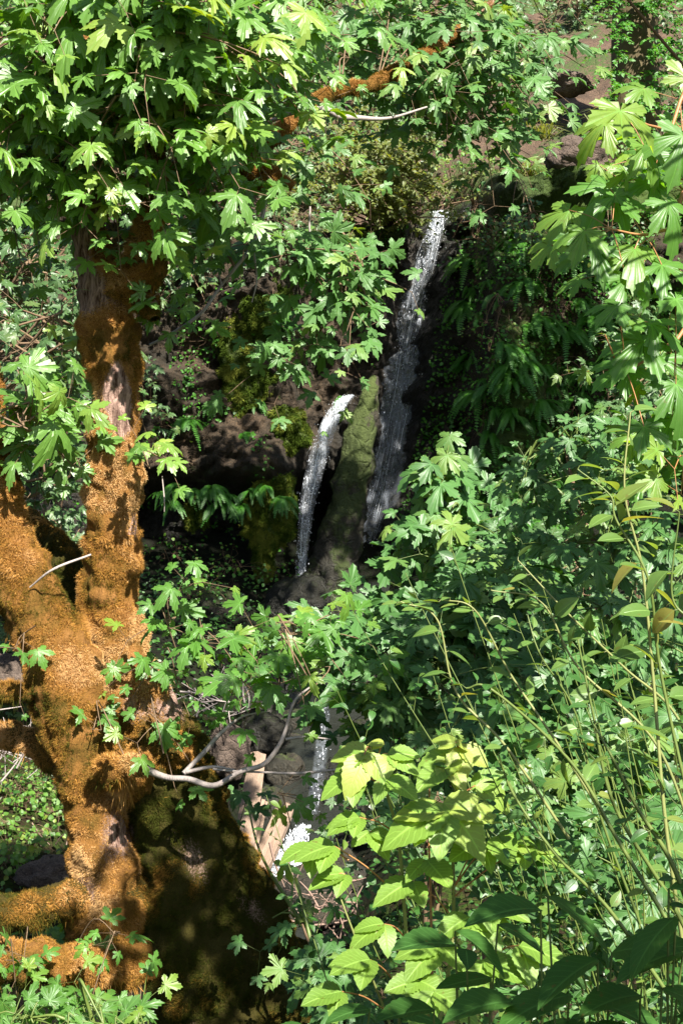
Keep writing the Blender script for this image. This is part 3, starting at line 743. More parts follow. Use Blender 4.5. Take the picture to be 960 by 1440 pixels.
LF, tw = Leaves(MAPLE_LO), MB(); maple_mass(LF, tw, (1.45, 9.2, H + 4.65), (1.0, .8, .5), 44, .12, at(720, -20, 8.2)); b = tw.build('branch', M['twig'], maple, A0); LF.build('foliage', M['maple_cool'], b, A0)  # leaf mass added above the view to shade the creek
foliage_part(maple, A0, [(470, 70, 8.0, 60, 60, .3, 12, .10, at(480, 125, 7.6)), (440, 240, 7.6, 70, 35, .3, 6, .10, at(430, 152, 7.5))], templates=MAPLE_HI, mleaf=M['maple_cool'], stem=.005)
foliage_part(maple, A0, [(400, 365, 7.4, 60, 40, .3, 10, .122, at(355, 345, 7.15)), (480, 375, 7.5, 50, 50, .3, 11, .122, at(470, 320, 7.6)), (500, 440, 7.5, 30, 40, .2, 6, .10, at(475, 390, 7.6)), (420, 500, 7.7, 70, 45, .3, 10, .09, at(478, 390, 7.6)), (290, 330, 7.0, 40, 40, .2, 5, .10, at(330, 375, 7.1))], templates=MAPLE_HI, mleaf=M['maple_cool'])
foliage_part(maple, A0, [(245, 860, 6.0, 45, 40, .12, 5, .095, at(250, 920, 6.05)), (215, 945, 6.1, 35, 30, .1, 3, .085, at(250, 960, 6.05)), (310, 900, 6.0, 60, 25, .2, 5, .095, at(250, 920, 6.05)), (420, 895, 5.8, 75, 38, .3, 10, .100, at(440, 965, 5.7)), (370, 950, 5.9, 50, 35, .2, 5, .095, at(418, 990, 5.7)),
                         (145, 1025, 6.05, 25, 18, .08, 1, .075, at(180, 1075, 6.0)), (235, 1010, 6.0, 40, 35, .1, 3, .085, at(230, 1060, 5.85)), (410, 1120, 5.65, 35, 40, .1, 3, .085, at(420, 1088, 5.68))], templates=MAPLE_HI, mleaf=M['maple_near'], length=.24, stem=.0035)
foliage_part(maple, A0, [(40, 1350, 5.6, 50, 35, .15, 3, .075, at(30, 1340, 5.9))], templates=MAPLE_HI, mleaf=M['maple_near'], stem=.003)
foliage_part(maple, A0, [(150, 1320, 5.7, 35, 25, .1, 2, .075, at(100, 1345, 5.95))], templates=MAPLE_HI, mleaf=M['maple_near'], stem=.003)
foliage_part(maple, A0, [(35, 915, 6.05, 30, 25, .1, 2, .065, at(50, 880, 6.1))], templates=MAPLE_HI, mleaf=M['maple_near'], stem=.003)

# ================================================================== OTHER TREES
def pic_leaf(LF, px, py, Y, size, ang, tilt=(0, 0), rnd=None, edge=0.0):
    """leaf whose joint is seen at (px, py); ang: where the tip points, degrees clockwise from straight down; tilt: lean of the face up and sideways"""
    a = math.radians(ang)
    t = np.array([-math.sin(a), -.25 + edge, -math.cos(a)])
    n = unit(np.array([tilt[1], -.75, .30 + tilt[0]]))
    LF.leaf(at(px, py, Y), n, t, size, rnd)

# --- maple just outside the right edge: its low branches reach into the picture, its crown shades the slope
B0 = np.array([1.95, 4.5, ground_z(1.95, 4.5)])
near = thing('vine_maple', B0, 'young maple at the right edge with big yellow green leaves in the sun', 'tree')
mb = MB(); tube(mb, [B0 - [0, 0, .2], B0 + [-.05, 0, 1.2], B0 + [-.12, -.05, 2.6], B0 + [-.1, .1, 4.2], B0 + [-.3, .1, 6.0]], [.075, .065, .055, .04, .015], n=40, ns=12)
mb.build('trunk', M['twig'], near, B0)
LF = Leaves(MAPLE_HI); tw = MB()
hub = B0 + [-.09, 0, 1.6]
def stick(mb, pts, w): tube(mb, [at(*p) if len(p) == 3 else p for p in pts], w, ns=6)
q1, q2, q3 = at(955, 300, 4.3), at(900, 460, 4.2), at(960, 150, 4.3)
tube(tw, [hub, at(1000, 330, 4.3), at(945, 322, 4.25), at(905, 330, 4.2), at(860, 322, 4.15)], [.014, .009, .006, .004, .003], ns=6)
tube(tw, [hub, at(1010, 500, 4.3), at(950, 480, 4.2), at(880, 520, 4.15), at(850, 470, 4.1)], [.014, .009, .006, .004, .002], ns=6)
tube(tw, [hub + [0, 0, .5], at(1010, 160, 4.4), at(940, 180, 4.3), at(880, 165, 4.2)], [.014, .009, .005, .003], ns=6)
for (px, py, s, a, tl, rn) in [
    (872, 155, .125, 8, (.25, .25), .97), (850, 172, .10, 50, (.2, -.2), .98), (905, 205, .11, -30, (.2, .5), .9), (960, 190, .12, 10, (.1, .2), .8),
    (800, 295, .115, 30, (.15, -.25), .93), (855, 262, .125, 35, (.4, .1), .55), (865, 275, .10, -15, (.5, .3), .7), (775, 345, .085, 60, (.1, -.4), .95), (822, 325, .10, 20, (.6, .0), .9),
    (835, 345, .12, 55, (.2, -.1), .15), (892, 350, .125, 5, (.45, .05), .92), (880, 392, .09, 30, (.2, .3), .85), (930, 372, .105, -55, (.35, .2), .8),
    (940, 285, .11, -20, (.3, .3), .6), (915, 255, .10, 60, (.3, .1), .7), (950, 420, .11, -10, (.4, .2), .75),
    (905, 480, .13, 40, (.6, -.05), .5), (925, 505, .13, 15, (.3, .1), .45), (880, 515, .11, 65, (.5, -.2), .6), (950, 540, .12, -20, (.2, .3), .35), (915, 455, .10, -60, (.7, .2), .7),
    (868, 430, .085, 45, (.5, -.1), .4), (945, 590, .10, 30, (.3, 0), .4), (905, 600, .09, 10, (.5, 0), .3)]:
    Y = 4.15 + R.normal(0, .12); pic_leaf(LF, px, py, Y, s * 1.22, a, (tl[0] + R.normal(0, .08), tl[1]), rn)
    e = at(px, py, Y); h = min((at(860, 322, 4.15), at(905, 330, 4.2), at(945, 322, 4.25), at(880, 520, 4.15), at(950, 480, 4.2), at(880, 165, 4.2), at(940, 180, 4.3)), key=lambda q: np.linalg.norm(q - e))
    tube(tw, [h, (h + e) / 2 + UP * .01, e], .0017, ns=4)
for (px, py, rx, ry, n) in [(975, 250, 40, 120, 9), (975, 520, 45, 80, 8), (960, 640, 40, 40, 4)]:
    maple_mass(LF, tw, at(px, py, 4.45), (rx / F * 4.4, .2, ry / F * 4.4), n, .11, hub, young=.3)
b = tw.build('branch', M['redstem'], near, B0); LF.build('foliage', M['maple_near'], b, B0, True)
# upper crown out of view, masses added to shade the bole and bottom leaves
LF = Leaves(MAPLE_LO); tw = MB()
for c, r, n in [(at(330, 1290, 6.2) + SUN * 5.2, (.34, .3, .32), 14), (at(370, 1400, 6.2) + SUN * 5.3, (.3, .3, .3), 7), (at(275, 1190, 6.2) + SUN * 5.1, (.22, .25, .22), 5), (at(240, 1370, 6.2) + SUN * 5.2, (.26, .25, .22), 6), ((2.5, 4.6, H + 3.4), (.7, .7, .6), 16), (at(790, 1390, 2.4) + SUN * 2.45, (.34, .16, .16), 7)]:
    maple_mass(LF, tw, c, r, n, .115, B0 + [-.1, .1, 3.6])
b = tw.build('branch', M['twig'], near, B0); LF.build('foliage', M['maple_near'], b, B0)

# --- tall trees on the banks; unseen crowns over the gorge added for shade
def bank_tree(base, toptrunk, label, masses, r0, mleaf, size=.13, name='bank_maple', temps=None, length=.6):
    base = np.asarray(base, float); root = thing(name, base, label, 'tree')
    P = np.array([base - [0, 0, .3], base * .6 + np.asarray(toptrunk) * .4 + rv(.15), toptrunk], float)
    mb = MB(); tube(mb, P, [r0, r0 * .75, r0 * .3], n=40, ns=14); mb.build('trunk', M['conifer_bark'], root, base)
    for c, r, n in masses:
        LF, tw = Leaves(temps or MAPLE_LO), MB()
        f = np.clip((c[2] - base[2]) / (toptrunk[2] - base[2]) - .1, .15, .95)
        Q = curve(P, 50)[int(f * 49)]
        maple_mass(LF, tw, c, r, n, size, Q, face=np.array([0, -.35, 0]), length=length, stem=.03)
        b = tw.build('branch', M['twig'], root, base); LF.build('foliage', mleaf, b, base)
    return root
bank_tree((6.9, 17.5, ground_z(6.9, 17.5)), (4.5, 17.2, H + 13.5), 'unseen leafy tree added beyond the right edge, its crown shading the gorge',
          [(at(px, py, Y) + SUN * t, r, n) for px, py, Y, t, r, n in [(600, 440, 22, 7.6, (1.5, 1.2, 1.0), 60), (740, 440, 21, 7.4, (1.4, 1.1, .9), 16), (606, 560, 22, 8.8, (.6, .8, .8), 26), (560, 690, 21.5, 10.2, (1.5, 1.2, .9), 40), (720, 620, 20.8, 9.6, (1.6, 1.2, .9), 56),
            (860, 480, 20.5, 8.4, (1.4, 1.2, 1.0), 40), (420, 760, 21, 10.6, (1.3, 1.1, .8), 34), (800, 760, 16, 9.5, (1.3, 1.1, .8), 30)]], .22, M['bg_leaf'], .16)
def PM(px, py, Y, rx, ry, rY, n): return (at(px, py, Y), (rx / F * Y, rY, ry / F * Y), n)
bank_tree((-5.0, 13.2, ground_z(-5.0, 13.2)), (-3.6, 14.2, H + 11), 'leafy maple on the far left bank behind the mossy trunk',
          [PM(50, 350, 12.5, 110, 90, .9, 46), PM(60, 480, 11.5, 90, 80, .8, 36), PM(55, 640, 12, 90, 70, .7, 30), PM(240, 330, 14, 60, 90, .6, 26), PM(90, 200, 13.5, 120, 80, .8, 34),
           (at(300, 790, 20) + SUN * 10.6, (1.7, 1.2, .7), 120), (at(260, 850, 18.5) + SUN * 10.6, (1.3, 1.0, .7), 50), (at(260, 620, 20) + SUN * 9.4, (1.2, 1.0, .6), 34), (at(300, 500, 20.4) + SUN * 8.6, (1.0, 1.0, .6), 22), (at(390, 470, 20.6) + SUN * 8.2, (1.0, 1.0, .6), 24), (at(380, 900, 18) + SUN * 10.4, (1.2, 1.0, .7), 34)], .2, M['bg_leaf'], .12, length=.45)  # masses offset towards the sun are unseen, added to shade the cliff

# --- conifer on the slope, top right, with drooping green
E0 = np.array([*at(897, 200, 25.2)[:2], hill_z(at(897, 200, 25.2)[0], 25.2)])
con = thing('cedar', E0, 'dark conifer trunk with drooping sprays at the top right corner', 'tree')
mb = MB(); tube(mb, [E0 - [0, 0, .5], E0 + [-.05, 0, 1.2], E0 + [-.05, 0, 3], E0 + [.1, 0, 9]], [.50, .44, .40, .15], n=60, ns=20); mb.build('trunk', M['conifer_bark'], con, E0)
LF, tw = Leaves(TINY), MB()
def feather(LF, tw, base, d, ln, leaf=.06, n=26, droop=.7):
    d = unit(d); P = lambda t: base + d * ln * t - UP * droop * ln * t * t * .6
    tube(tw, [P(t) for t in np.linspace(0, 1, 5)], np.linspace(.008, .002, 5), ns=3, smoothc=False)
    lat = unit(np.cross(d, UP) + rv(.15))
    for t in np.linspace(.1, 1, n):
        for sg in (-1, 1):
            dd = unit(lat * sg * .8 + d * .6 - UP * .2 + rv(.2)); LF.leaf(P(t) + rv(.01), UP * .3 + SUN * .7 + rv(.4) + FACE * .3, dd, leaf * (1.2 - .6 * t) * R.uniform(.7, 1.3))
for (px, py, Y) in [(*at(R.uniform(850, 1000), R.uniform(-60, 190), 24.6),) for _ in range(120)]:
    p = np.array([px, py, Y]); feather(LF, tw, p, np.array([R.normal(0, .6), -.7, .1]), R.uniform(.5, 1.0), .10, 16, 1.0)
b = tw.build('branch', M['twig'], con, E0); LF.build('foliage', M['fern'], b, E0)

# --- shrubs on the cliff top and the slope behind
def shrub(px, py, Y, rx, ry, rY, n, label, m='bg_leaf', size=.13, temps=None, name='shrub', cat='shrub', group=None, length=.45, base=None, stem=.02, face=FACE, stemmat='twig', droop=.45):
    c = at(px, py, Y); r = np.array([rx / F * Y, rY, ry / F * Y])
    if base is None:
        if Y > 22.4: bz = hill_z(c[0], c[1] + .3)
        else: bz = ground_z(c[0], c[1])
        base = np.array([c[0], c[1] + .2, min(bz, c[2] - r[2] * .5)])
    else: base = np.asarray(base, float)
    root = thing(name, base, label, cat, group)
    LF, tw = Leaves(temps or MAPLE_LO), MB()
    maple_mass(LF, tw, c, r, n, size, base, face=face, length=length, stem=stem, droop=droop)
    tw.build('stem', M[stemmat], root, base); LF.build('foliage', M[m], root, base)
    return root
for px, py, rx, ry, n, lab in [(690, 350, 40, 55, 50, 'bright leafy creeper high on the wall just right of the waterfall lip'), (700, 470, 45, 60, 46, 'green leafy creeper on the middle of the fern wall'), (780, 420, 50, 60, 44, 'dark leafy creeper on the fern wall behind the near right leaves'), (690, 590, 45, 50, 36, 'leafy creeper low on the fern wall beside the long waterfall'), (790, 560, 60, 60, 40, 'shaded leafy creeper low on the fern wall above the pale sapling')]:
    x = (px - 480) / F * 20.9; yc = cliff_y(x, (720 - py) / F * 20.9) - .12
    shrub(px, py, yc, rx, ry, .16, n, lab, m='fern', size=.055, temps=ROUND, name='wall_creeper', cat='plant', length=.26, droop=1.1, base=[x, yc + .15, at(px, py - ry, yc)[2]], stem=.006, group='leafy creepers on the wet wall')
for px, py, rx, ry, n, lab in [(290, 470, 40, 30, 14, 'small leafy creeper high on the brown rock face'), (240, 610, 35, 40, 16, 'small leafy creeper at the lower left of the brown rock face'), (440, 480, 40, 40, 18, 'leafy creeper on the dark rock above the short waterfall')]:
    x = (px - 480) / F * 20.5; yc = cliff_y(x, (720 - py) / F * 20.5) - .10
    shrub(px, py, yc, rx, ry, .12, n, lab, m='fern', size=.05, temps=ROUND, name='wall_creeper', cat='plant', length=.22, droop=1.0, base=[x, yc + .15, at(px, py - ry, yc)[2]], stem=.005, group='leafy creepers on the wet wall')
for px, py, Y, lab in [(240, 350, 20.4, 'leafy shrub hanging over the brown cliff rim right of the forked trunk'), (335, 335, 20.4, 'leafy shrub hanging over the brown cliff rim behind the grey curved branch'), (425, 318, 20.6, 'leafy shrub on the cliff rim under the mossy bent limb'), (735, 315, 20.7, 'leafy shrub hanging over the rim at the top of the fern wall'), (860, 330, 20.4, 'leafy shrub on the rim behind the near right leaves')]:
    x = (px - 480) / F * Y
    shrub(px, py, Y, 55, 34, .5, 34, lab, m='small' if px > 700 else 'bg_leaf', size=.09, temps=ROUND if px > 700 else None, length=.32, droop=.9, base=[x, 21.3, H + cliff_top(x) - .1], group='shrubs hanging over the cliff rim', stem=.008)
for px, py, rx, lab in [(645, 222, 50, 'bright low bush on the bank right above the waterfall lip'), (715, 246, 42, 'bright low bush between the waterfall lip and the pinkish boulder'), (580, 195, 45, 'bright low bush on the bank above the feathery shrub'), (500, 200, 50, 'bright low bush left of the feathery shrub on the bank'), (880, 215, 40, 'bright low bush right of the pinkish boulder')]:
    shrub(px, py, 23.3, rx, 30, .45, 50, lab, m='bright', size=.075, temps=ROUND, length=.3, droop=.7, base=[at(px, py, 23.6)[0], 23.7, H + 5.2], stem=.008, group='low bushes on the bank above the falls')
g = 'leafy shrubs on the slope above the cliff'
shrub(470, 60, 26.5, 120, 110, 1.2, 60, 'wide leafy shrub on the slope behind the top middle branches', group=g, size=.17)
shrub(300, 210, 25, 110, 90, 1, 50, 'leafy shrub on the cliff top behind the mossy bent limb', group=g, size=.16)
shrub(180, 330, 23.5, 90, 90, .9, 40, 'leafy shrub on the cliff top behind the forked trunk', group=g, size=.16)
shrub(60, 130, 27, 130, 130, 1.2, 50, 'leafy shrub high on the slope behind the top left foliage', group=g, size=.17)
shrub(700, 40, 30, 120, 80, 1.2, 46, 'leafy shrub high on the slope at the top right of centre', group=g, size=.17)
shrub(610, 110, 27, 80, 60, 1, 36, 'leafy shrub on the slope just above the waterfall lip', group=g, size=.15)
shrub(670, 300, 21.7, 50, 60, .45, 40, 'bright green shrub hanging over the cliff edge right of the waterfall lip', size=.085, temps=ROUND, m='small', length=.3, droop=1.0, base=[at(670, 270, 22)[0], 22.4, H + 5.0])
shrub(930, 250, 23, 60, 60, .6, 30, 'green shrub on the cliff top behind the right maple leaves', size=.12)
shrub(60, 520, 17, 90, 120, .9, 46, 'shaded leafy shrub on the left bank between the limb and the trunk', size=.13)
shrub(90, 760, 16, 60, 60, .7, 26, 'dark leafy shrub on the left bank under the fork of the limbs', size=.12)
shrub(210, 560, 19.6, 30, 50, .3, 8, 'thin leafy shrub beside the brown rock right of the trunk', size=.10, base=[at(205, 600, 20)[0], 20.3, at(205, 620, 20)[2]], stem=.012)
for k in range(60):
    Y = R.uniform(24.2, 35.5); px = R.uniform(-60, 1020)
    z = hill_z((px - 480) / F * Y, Y); py = 720 - (z + .7 - H) / Y * F
    if 748 < px < 832 and Y < 28: continue
    shrub(px, py, Y, 1.0 * F / Y, .95 * F / Y, .9, 30, 'leafy shrub among many alike on the sunny slope above the cliff', group='shrubs covering the slope above the cliff', size=R.uniform(.12, .17), length=.5)
# feathery yellowish shrub left of the lip
Sb = np.array([at(545, 300, 22.4)[0], 22.7, H + 4.7]); yw = thing('yew_shrub', Sb, 'feathery yellow green shrub on the cliff top left of the waterfall lip', 'shrub')
LF, tw = Leaves(TINY), MB()
for _ in range(300):
    p = at(R.normal(532, 46), R.normal(250, 40), R.uniform(20.9, 22.5)); d = unit(np.array([R.normal(0, .7), -.5, R.uniform(-.6, .5)]))
    tube(tw, [Sb, (Sb + p) / 2 + UP * .1, p], [.02, .012, .006], ns=4, n=6) if R.random() < .25 else None
    feather(LF, tw, p, d, R.uniform(.3, .6), .095, 12, .6)
tw.build('stem', M['twig'], yw, Sb); LF.build('foliage', M['needle'], yw, Sb)
for k in range(9):                                                   # grassy tussocks by the lip and the bare soil
    px, py = [(760, 170), (850, 150), (745, 250), (600, 300), (720, 235), (780, 290), (830, 200), (700, 165), (880, 230)][k]
    c = at(px, py, 23.2); c[2] = max(hill_z(c[0], 23.2), c[2] - .3); mb = MB()
    for _ in range(90):
        d = unit(np.array([R.normal(0, .5), R.normal(-.2, .5), .8])); ln = R.uniform(.25, .6); sd = unit(np.cross(d, rv())) * .008
        p0 = c + np.array([*R.normal(0, .07, 2), 0]); p1 = p0 + d * ln * .6; p2 = p1 + unit(d + np.array([d[0], d[1], -1.2])) * ln * .5
        mb.add([p0 - sd, p0 + sd, p1 + sd, p1 - sd, p2], [(0, 1, 2), (0, 2, 3), (3, 2, 4)], R.random())
    tag(mb.build('grass_tuft', M['needle'], None, c), 'tuft of pale grass on the sunny rim above the cliff', 'grass', 'grass tufts along the cliff rim')

# ================================================================== FERNS AND MOSS ON THE ROCK
def frond(mb, base, d, ln, wid, droop, rnd):
    d = unit(d); n = 24; t = np.linspace(0, 1, n)[:, None]
    P = base + d * ln * t - UP * droop * ln * t ** 2
    tan = unit(np.gradient(P, axis=0)); lat = unit(np.cross(tan, UP + rv(.2) + FACE)); 
    V, T = [], []
    for i in range(n - 1):
        w = wid * math.sin(math.pi * min(1, (i + 2.2) / n * .93)) ** .7 * R.uniform(.85, 1.1)
        for sg in (-1, 1):
            o = len(V); e = P[i] + (lat[i] * sg + tan[i] * .35 - UP * .18) * w
            V += [P[i], P[i] + (P[i + 1] - P[i]) * .8, e + tan[i] * .15 * w, (P[i] * .4 + e * .6) - tan[i] * .10 * w]; T += [(o, o + 1, o + 2), (o, o + 2, o + 3)]
    mb.add(V, T, rnd)
def fern_mesh(nf, ln, hang):
    mb = MB()
    for k in range(nf):
        a = R.uniform(-1.3, 1.3); d = np.array([math.sin(a), -math.cos(a) * .7 - .15, R.uniform(-.1, .9) * (1 - hang * .6)])
        frond(mb, rv(.02), d, ln * R.uniform(.6, 1.1), ln * .13 * R.uniform(.8, 1.2), R.uniform(.5, .9) + hang * .5, np.clip(R.normal(.4, .25), 0, 1))
    return mb
fp = [fern_mesh(13, .5, .6).build('fern', M['fern']) for _ in range(4)]
for o in fp: o.location = (0, 0, -100)
def fern_at(px, py, scale, label, group, i, hang=True, Y=None):
    x = (px - 480) / F * 21.3; h = (720 - py) / F * 21.3
    y = cliff_y(x, h) if Y is None else Y
    o = fp[i % 4]
    o = o.copy(); COL.objects.link(o)
    o.location = (x * y / 21.3, y + .03, H + h * y / 21.3); o.scale = (scale * (1 if i % 3 else -1), scale, scale); o.rotation_euler = (0, 0, R.normal(0, .35))
    return tag(o, label, 'fern', group)
k = 0
gw = 'ferns hanging on the shaded right wall'
for row in range(15):
    for c in range(12):
        px = 655 + c * 19 + R.normal(0, 7); py = 345 + row * 27 + R.normal(0, 10)
        if px < 640 + max(0, row - 3) * 0 or R.random() < .38: continue
        fern_at(px, py, R.uniform(.45, 1.15), 'green fern hanging on the dark rock wall right of the long waterfall', gw, k); k += 1
for j, (px, py) in enumerate([(225, 692), (250, 684), (275, 690), (300, 684), (325, 696), (350, 690), (372, 684), (395, 700), (240, 706), (310, 706), (340, 712)]):
    fern_at(px, py, R.uniform(.45, .8), 'fern on the ledge under the brown rock left of the falls', 'ferns on the left ledge', k, Y=20.2); k += 1
for j, (px, py) in enumerate([(300, 560), (345, 610), (480, 560), (390, 450), (420, 520), (265, 590), (350, 560)]):
    fern_at(px, py, R.uniform(.5, .9), 'small fern growing from the brown rock face left of the falls', 'small ferns on the left rock face', k); k += 1
for o in fp: bpy.data.objects.remove(o)

def moss_clump(px, py, w, h, label, Y=None, d=None, bias=.1, seed=0):
    x = (px - 480) / F * 21; hh = (720 - py) / F * 21; Y = Y or cliff_y(x, hh) - .02
    c = at(px, py, Y); r = np.array([w / F * Y / 2, (d or w / F * Y / 3), h / F * Y / 2]); n = 22; G = np.empty((n, 32, 3))
    for i in range(n):
        th = math.pi * i / (n - 1)
        for j in range(32):
            ph = 2 * math.pi * j / 32; v = np.array([math.sin(th) * math.cos(ph), math.sin(th) * math.sin(ph), math.cos(th)])
            G[i, j] = c + v * r * (1 + .55 * fbm(v * 1.8 + seed, 4))
    mb = MB(); mb.add(G.reshape(-1, 3), gridtris(n, 32), .5, 0, .95)
    o = mb.build('moss_clump', M['rib'], None, c)
    tb = MB(); tufts(tb, G, np.ones((n, 32)), 9000, (.02, .07), .9, .010, bias); tb.build('moss_fringe', M['greentuft'], o, c, False)
    o['label'] = label; o['category'] = 'moss'; o['group'] = 'moss clumps on the rocks by the falls'
moss_clump(382, 725, 60, 95, 'yellow green hanging moss clump right of the fern ledge', 20.5, seed=1, bias=.25)
moss_clump(403, 605, 56, 60, 'rounded pale moss cushion left of the short white fall', 20.9, seed=2)
moss_clump(372, 790, 26, 50, 'small dim moss tail under the hanging moss clump', 20.6, seed=3, bias=-.1)
moss_clump(345, 500, 70, 100, 'olive moss patch on the brown rock face', seed=4, d=.18)
moss_clump(375, 440, 60, 70, 'dark moss patch at the top of the brown rock face', seed=5, d=.18, bias=-.1)
moss_clump(335, 555, 40, 50, 'small moss patch at the lower middle of the brown rock face', seed=6, d=.15)
moss_clump(272, 722, 20, 40, 'thin moss tail hanging below the left ledge', 20.4, seed=7)
moss_clump(285, 728, 14, 26, 'tiny pale moss tail beside the thin one below the left ledge', 20.3, seed=8)

# ================================================================== SAPLINGS AND UNDERGROWTH
def sapling(pts, label, masses, size, m='maple_mid', pics=(), name='maple_sapling', length=.34, group=None, stemm='greenstem'):
    P = np.array([at(*p[:3]) for p in pts]); base = P[0].copy(); base[2] = ground_z(base[0], base[1]); P = np.vstack([base - [0, 0, .1], P[1:]])
    root = thing(name, base, label, 'sapling', group)
    mb = MB(); tube(mb, P, np.linspace(.022, .004, len(P)), n=40, ns=8); mb.build('trunk', M['twig'], root, base)
    Q = curve(P, 60); LF, tw = Leaves(MAPLE_HI), MB()
    for ms in masses:
        c = at(*ms[:3]); a = min(Q, key=lambda q: np.linalg.norm(q - c - UP * -.15))
        maple_mass(LF, tw, c, (ms[3] / F * ms[2], ms[5], ms[4] / F * ms[2]), ms[6], size * (ms[7] if len(ms) > 7 else 1), a, length=length)
    for (px, py, Y, s, a, tl, rn) in pics:
        pic_leaf(LF, px, py, Y, s, a, tl, rn); e = at(px, py, Y); q = min(Q, key=lambda q: np.linalg.norm(q - e - UP * .05)); tube(tw, [q, e], .002, ns=4)
    b = tw.build('branch', M[stemm], root, base); LF.build('foliage', M[m], b, base, True)
sapling([(690, 1200, 7.0), (670, 1000, 7.0), (655, 850, 6.9), (640, 740, 6.8), (632, 660, 6.75), (632, 612, 6.7)],
        'maple sapling in the middle with its drooping tip against the dark gorge',
        [(620, 740, 6.7, 40, 50, .2, 7), (660, 720, 6.75, 30, 40, .2, 4), (610, 845, 6.6, 42, 45, .3, 9), (640, 830, 6.6, 80, 60, .35, 16), (710, 780, 6.9, 60, 50, .3, 10), (525, 915, 6.5, 75, 48, .35, 15), (620, 930, 6.4, 90, 60, .35, 18), (570, 990, 6.5, 110, 50, .4, 16, .9), (720, 900, 6.5, 80, 70, .35, 14), (650, 1020, 6.5, 90, 40, .35, 10)],
        .135, pics=[(632, 612, 6.7, .105, 5, (.1, -.2), .9), (628, 640, 6.65, .125, 25, (.2, -.1), .95), (640, 640, 6.7, .12, -20, (.3, .3), .9), (600, 655, 6.65, .12, 50, (.4, -.2), .9), (585, 665, 6.65, .12, 70, (.3, -.3), .5), (645, 665, 6.7, .135, -25, (.4, .3), .8), (620, 680, 6.6, .145, 15, (.5, 0), .7), (655, 700, 6.7, .145, -10, (.3, .4), .85)])
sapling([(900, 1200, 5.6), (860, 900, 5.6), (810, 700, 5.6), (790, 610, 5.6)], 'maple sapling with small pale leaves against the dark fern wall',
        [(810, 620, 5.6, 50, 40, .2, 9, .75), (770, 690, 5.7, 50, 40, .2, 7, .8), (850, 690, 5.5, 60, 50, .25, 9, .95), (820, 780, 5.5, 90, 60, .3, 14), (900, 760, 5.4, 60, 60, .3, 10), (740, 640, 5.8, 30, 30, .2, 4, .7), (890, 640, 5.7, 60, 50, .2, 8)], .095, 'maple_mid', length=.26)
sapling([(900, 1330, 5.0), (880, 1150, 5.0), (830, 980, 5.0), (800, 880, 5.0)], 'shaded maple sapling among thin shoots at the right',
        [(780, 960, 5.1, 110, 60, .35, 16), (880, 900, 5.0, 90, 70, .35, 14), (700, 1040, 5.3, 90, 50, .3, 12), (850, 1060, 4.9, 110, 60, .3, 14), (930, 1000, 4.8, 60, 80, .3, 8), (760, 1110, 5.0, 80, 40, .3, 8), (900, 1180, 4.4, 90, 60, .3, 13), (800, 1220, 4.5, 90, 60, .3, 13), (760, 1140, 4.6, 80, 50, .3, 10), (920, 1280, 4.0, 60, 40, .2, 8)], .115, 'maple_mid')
sapling([(120, 1800, 5.4), (125, 1640, 5.4), (140, 1500, 5.35), (150, 1420, 5.3)],
        'bright maple sapling below the mossy limbs at the bottom left',
        [(150, 1425, 5.3, 90, 28, .25, 13), (40, 1430, 5.35, 60, 28, .2, 9), (200, 1440, 5.45, 24, 14, .15, 3)], .082, 'maple_near', length=.24)
sapling([(20, 1600, 7.8), (30, 1450, 7.8), (30, 1340, 7.8)], 'maple sapling seen in the gap between the two lower mossy limbs',
        [(40, 1330, 7.8, 60, 24, .2, 9), (110, 1320, 7.8, 40, 20, .2, 6)], .085, 'maple_near', length=.26)
sapling([(470, 1600, 5.6), (462, 1420, 5.6), (425, 1300, 5.6)], 'low maple sapling at the right foot of the mossy trunk',
        [(455, 1370, 5.6, 30, 45, .2, 7), (480, 1410, 5.4, 40, 36, .2, 7), (415, 1290, 5.7, 14, 30, .12, 3, .8), (345, 1130, 7.6, 30, 30, .1, 3)], .085, 'maple_mid')

# thin shoots with paired rows of leaves
def shoot(pts, label, leafsize, nleaf, name='leafy_shoot', m='shoot', sm='palestem', w=.0036, cat='plant', group='slender leafy shoots at the right', temps=None, up=.5, rn=(.2, 1.0), start=.12, root=None):
    P = np.array([at(*p) for p in pts]); P[1:-1] += R.normal(0, .010, (len(P) - 2, 3)); Q = curve(P, 60)
    base = Q[0]
    top = root is None
    if top: root = thing(name, base, label, cat, group)
    else: base = np.array(root.location)
    mb = MB(); tube(mb, Q, np.linspace(w, w * .35, 60), ns=6, smoothc=False)
    LF = Leaves(temps or OVATE); ph = R.uniform(0, 6)
    for i, t in enumerate(np.linspace(start, 1, nleaf)):
        k = int(t * 59); d = unit(Q[min(k + 1, 59)] - Q[max(k - 1, 0)]); lat = unit(np.cross(d, np.array([0, -1, .2])))
        sg = 1 if i % 2 else -1; o = unit(lat * sg + d * .45 + R.normal(0, .25, 3) + FACE * .25)
        e = Q[k] + o * .008; tube(mb, [Q[k], e], [.0012, .001], ns=3, smoothc=False)
        LF.leaf(e, UP * up + SUN * .3 + lat * R.normal(0, .5) + rv(.25) - d * .1 * sg, o + UP * R.normal(0, .25), leafsize * R.uniform(.65, 1.15) * (1 - .35 * max(0, t - .7) / .3), R.uniform(*rn))
    mb.build('stem', M[sm], root, base); LF.build('foliage', M[m], root, base, True)
    return root
Z = 2.7
shoot([(960, 1330, Z), (940, 1150, Z), (915, 950, Z), (897, 800, Z), (890, 700, Z), (886, 580, Z)], 'tallest pale upright shoot with small ovate leaves', .070, 22, w=.0045)
shoot([(985, 1200, 2.6), (935, 960, 2.6), (895, 820, 2.6), (865, 745, 2.6), (845, 690, 2.6), (812, 660, 2.6)], 'green shoot bending left in front of the tallest pale shoot', .075, 18, sm='greenstem')
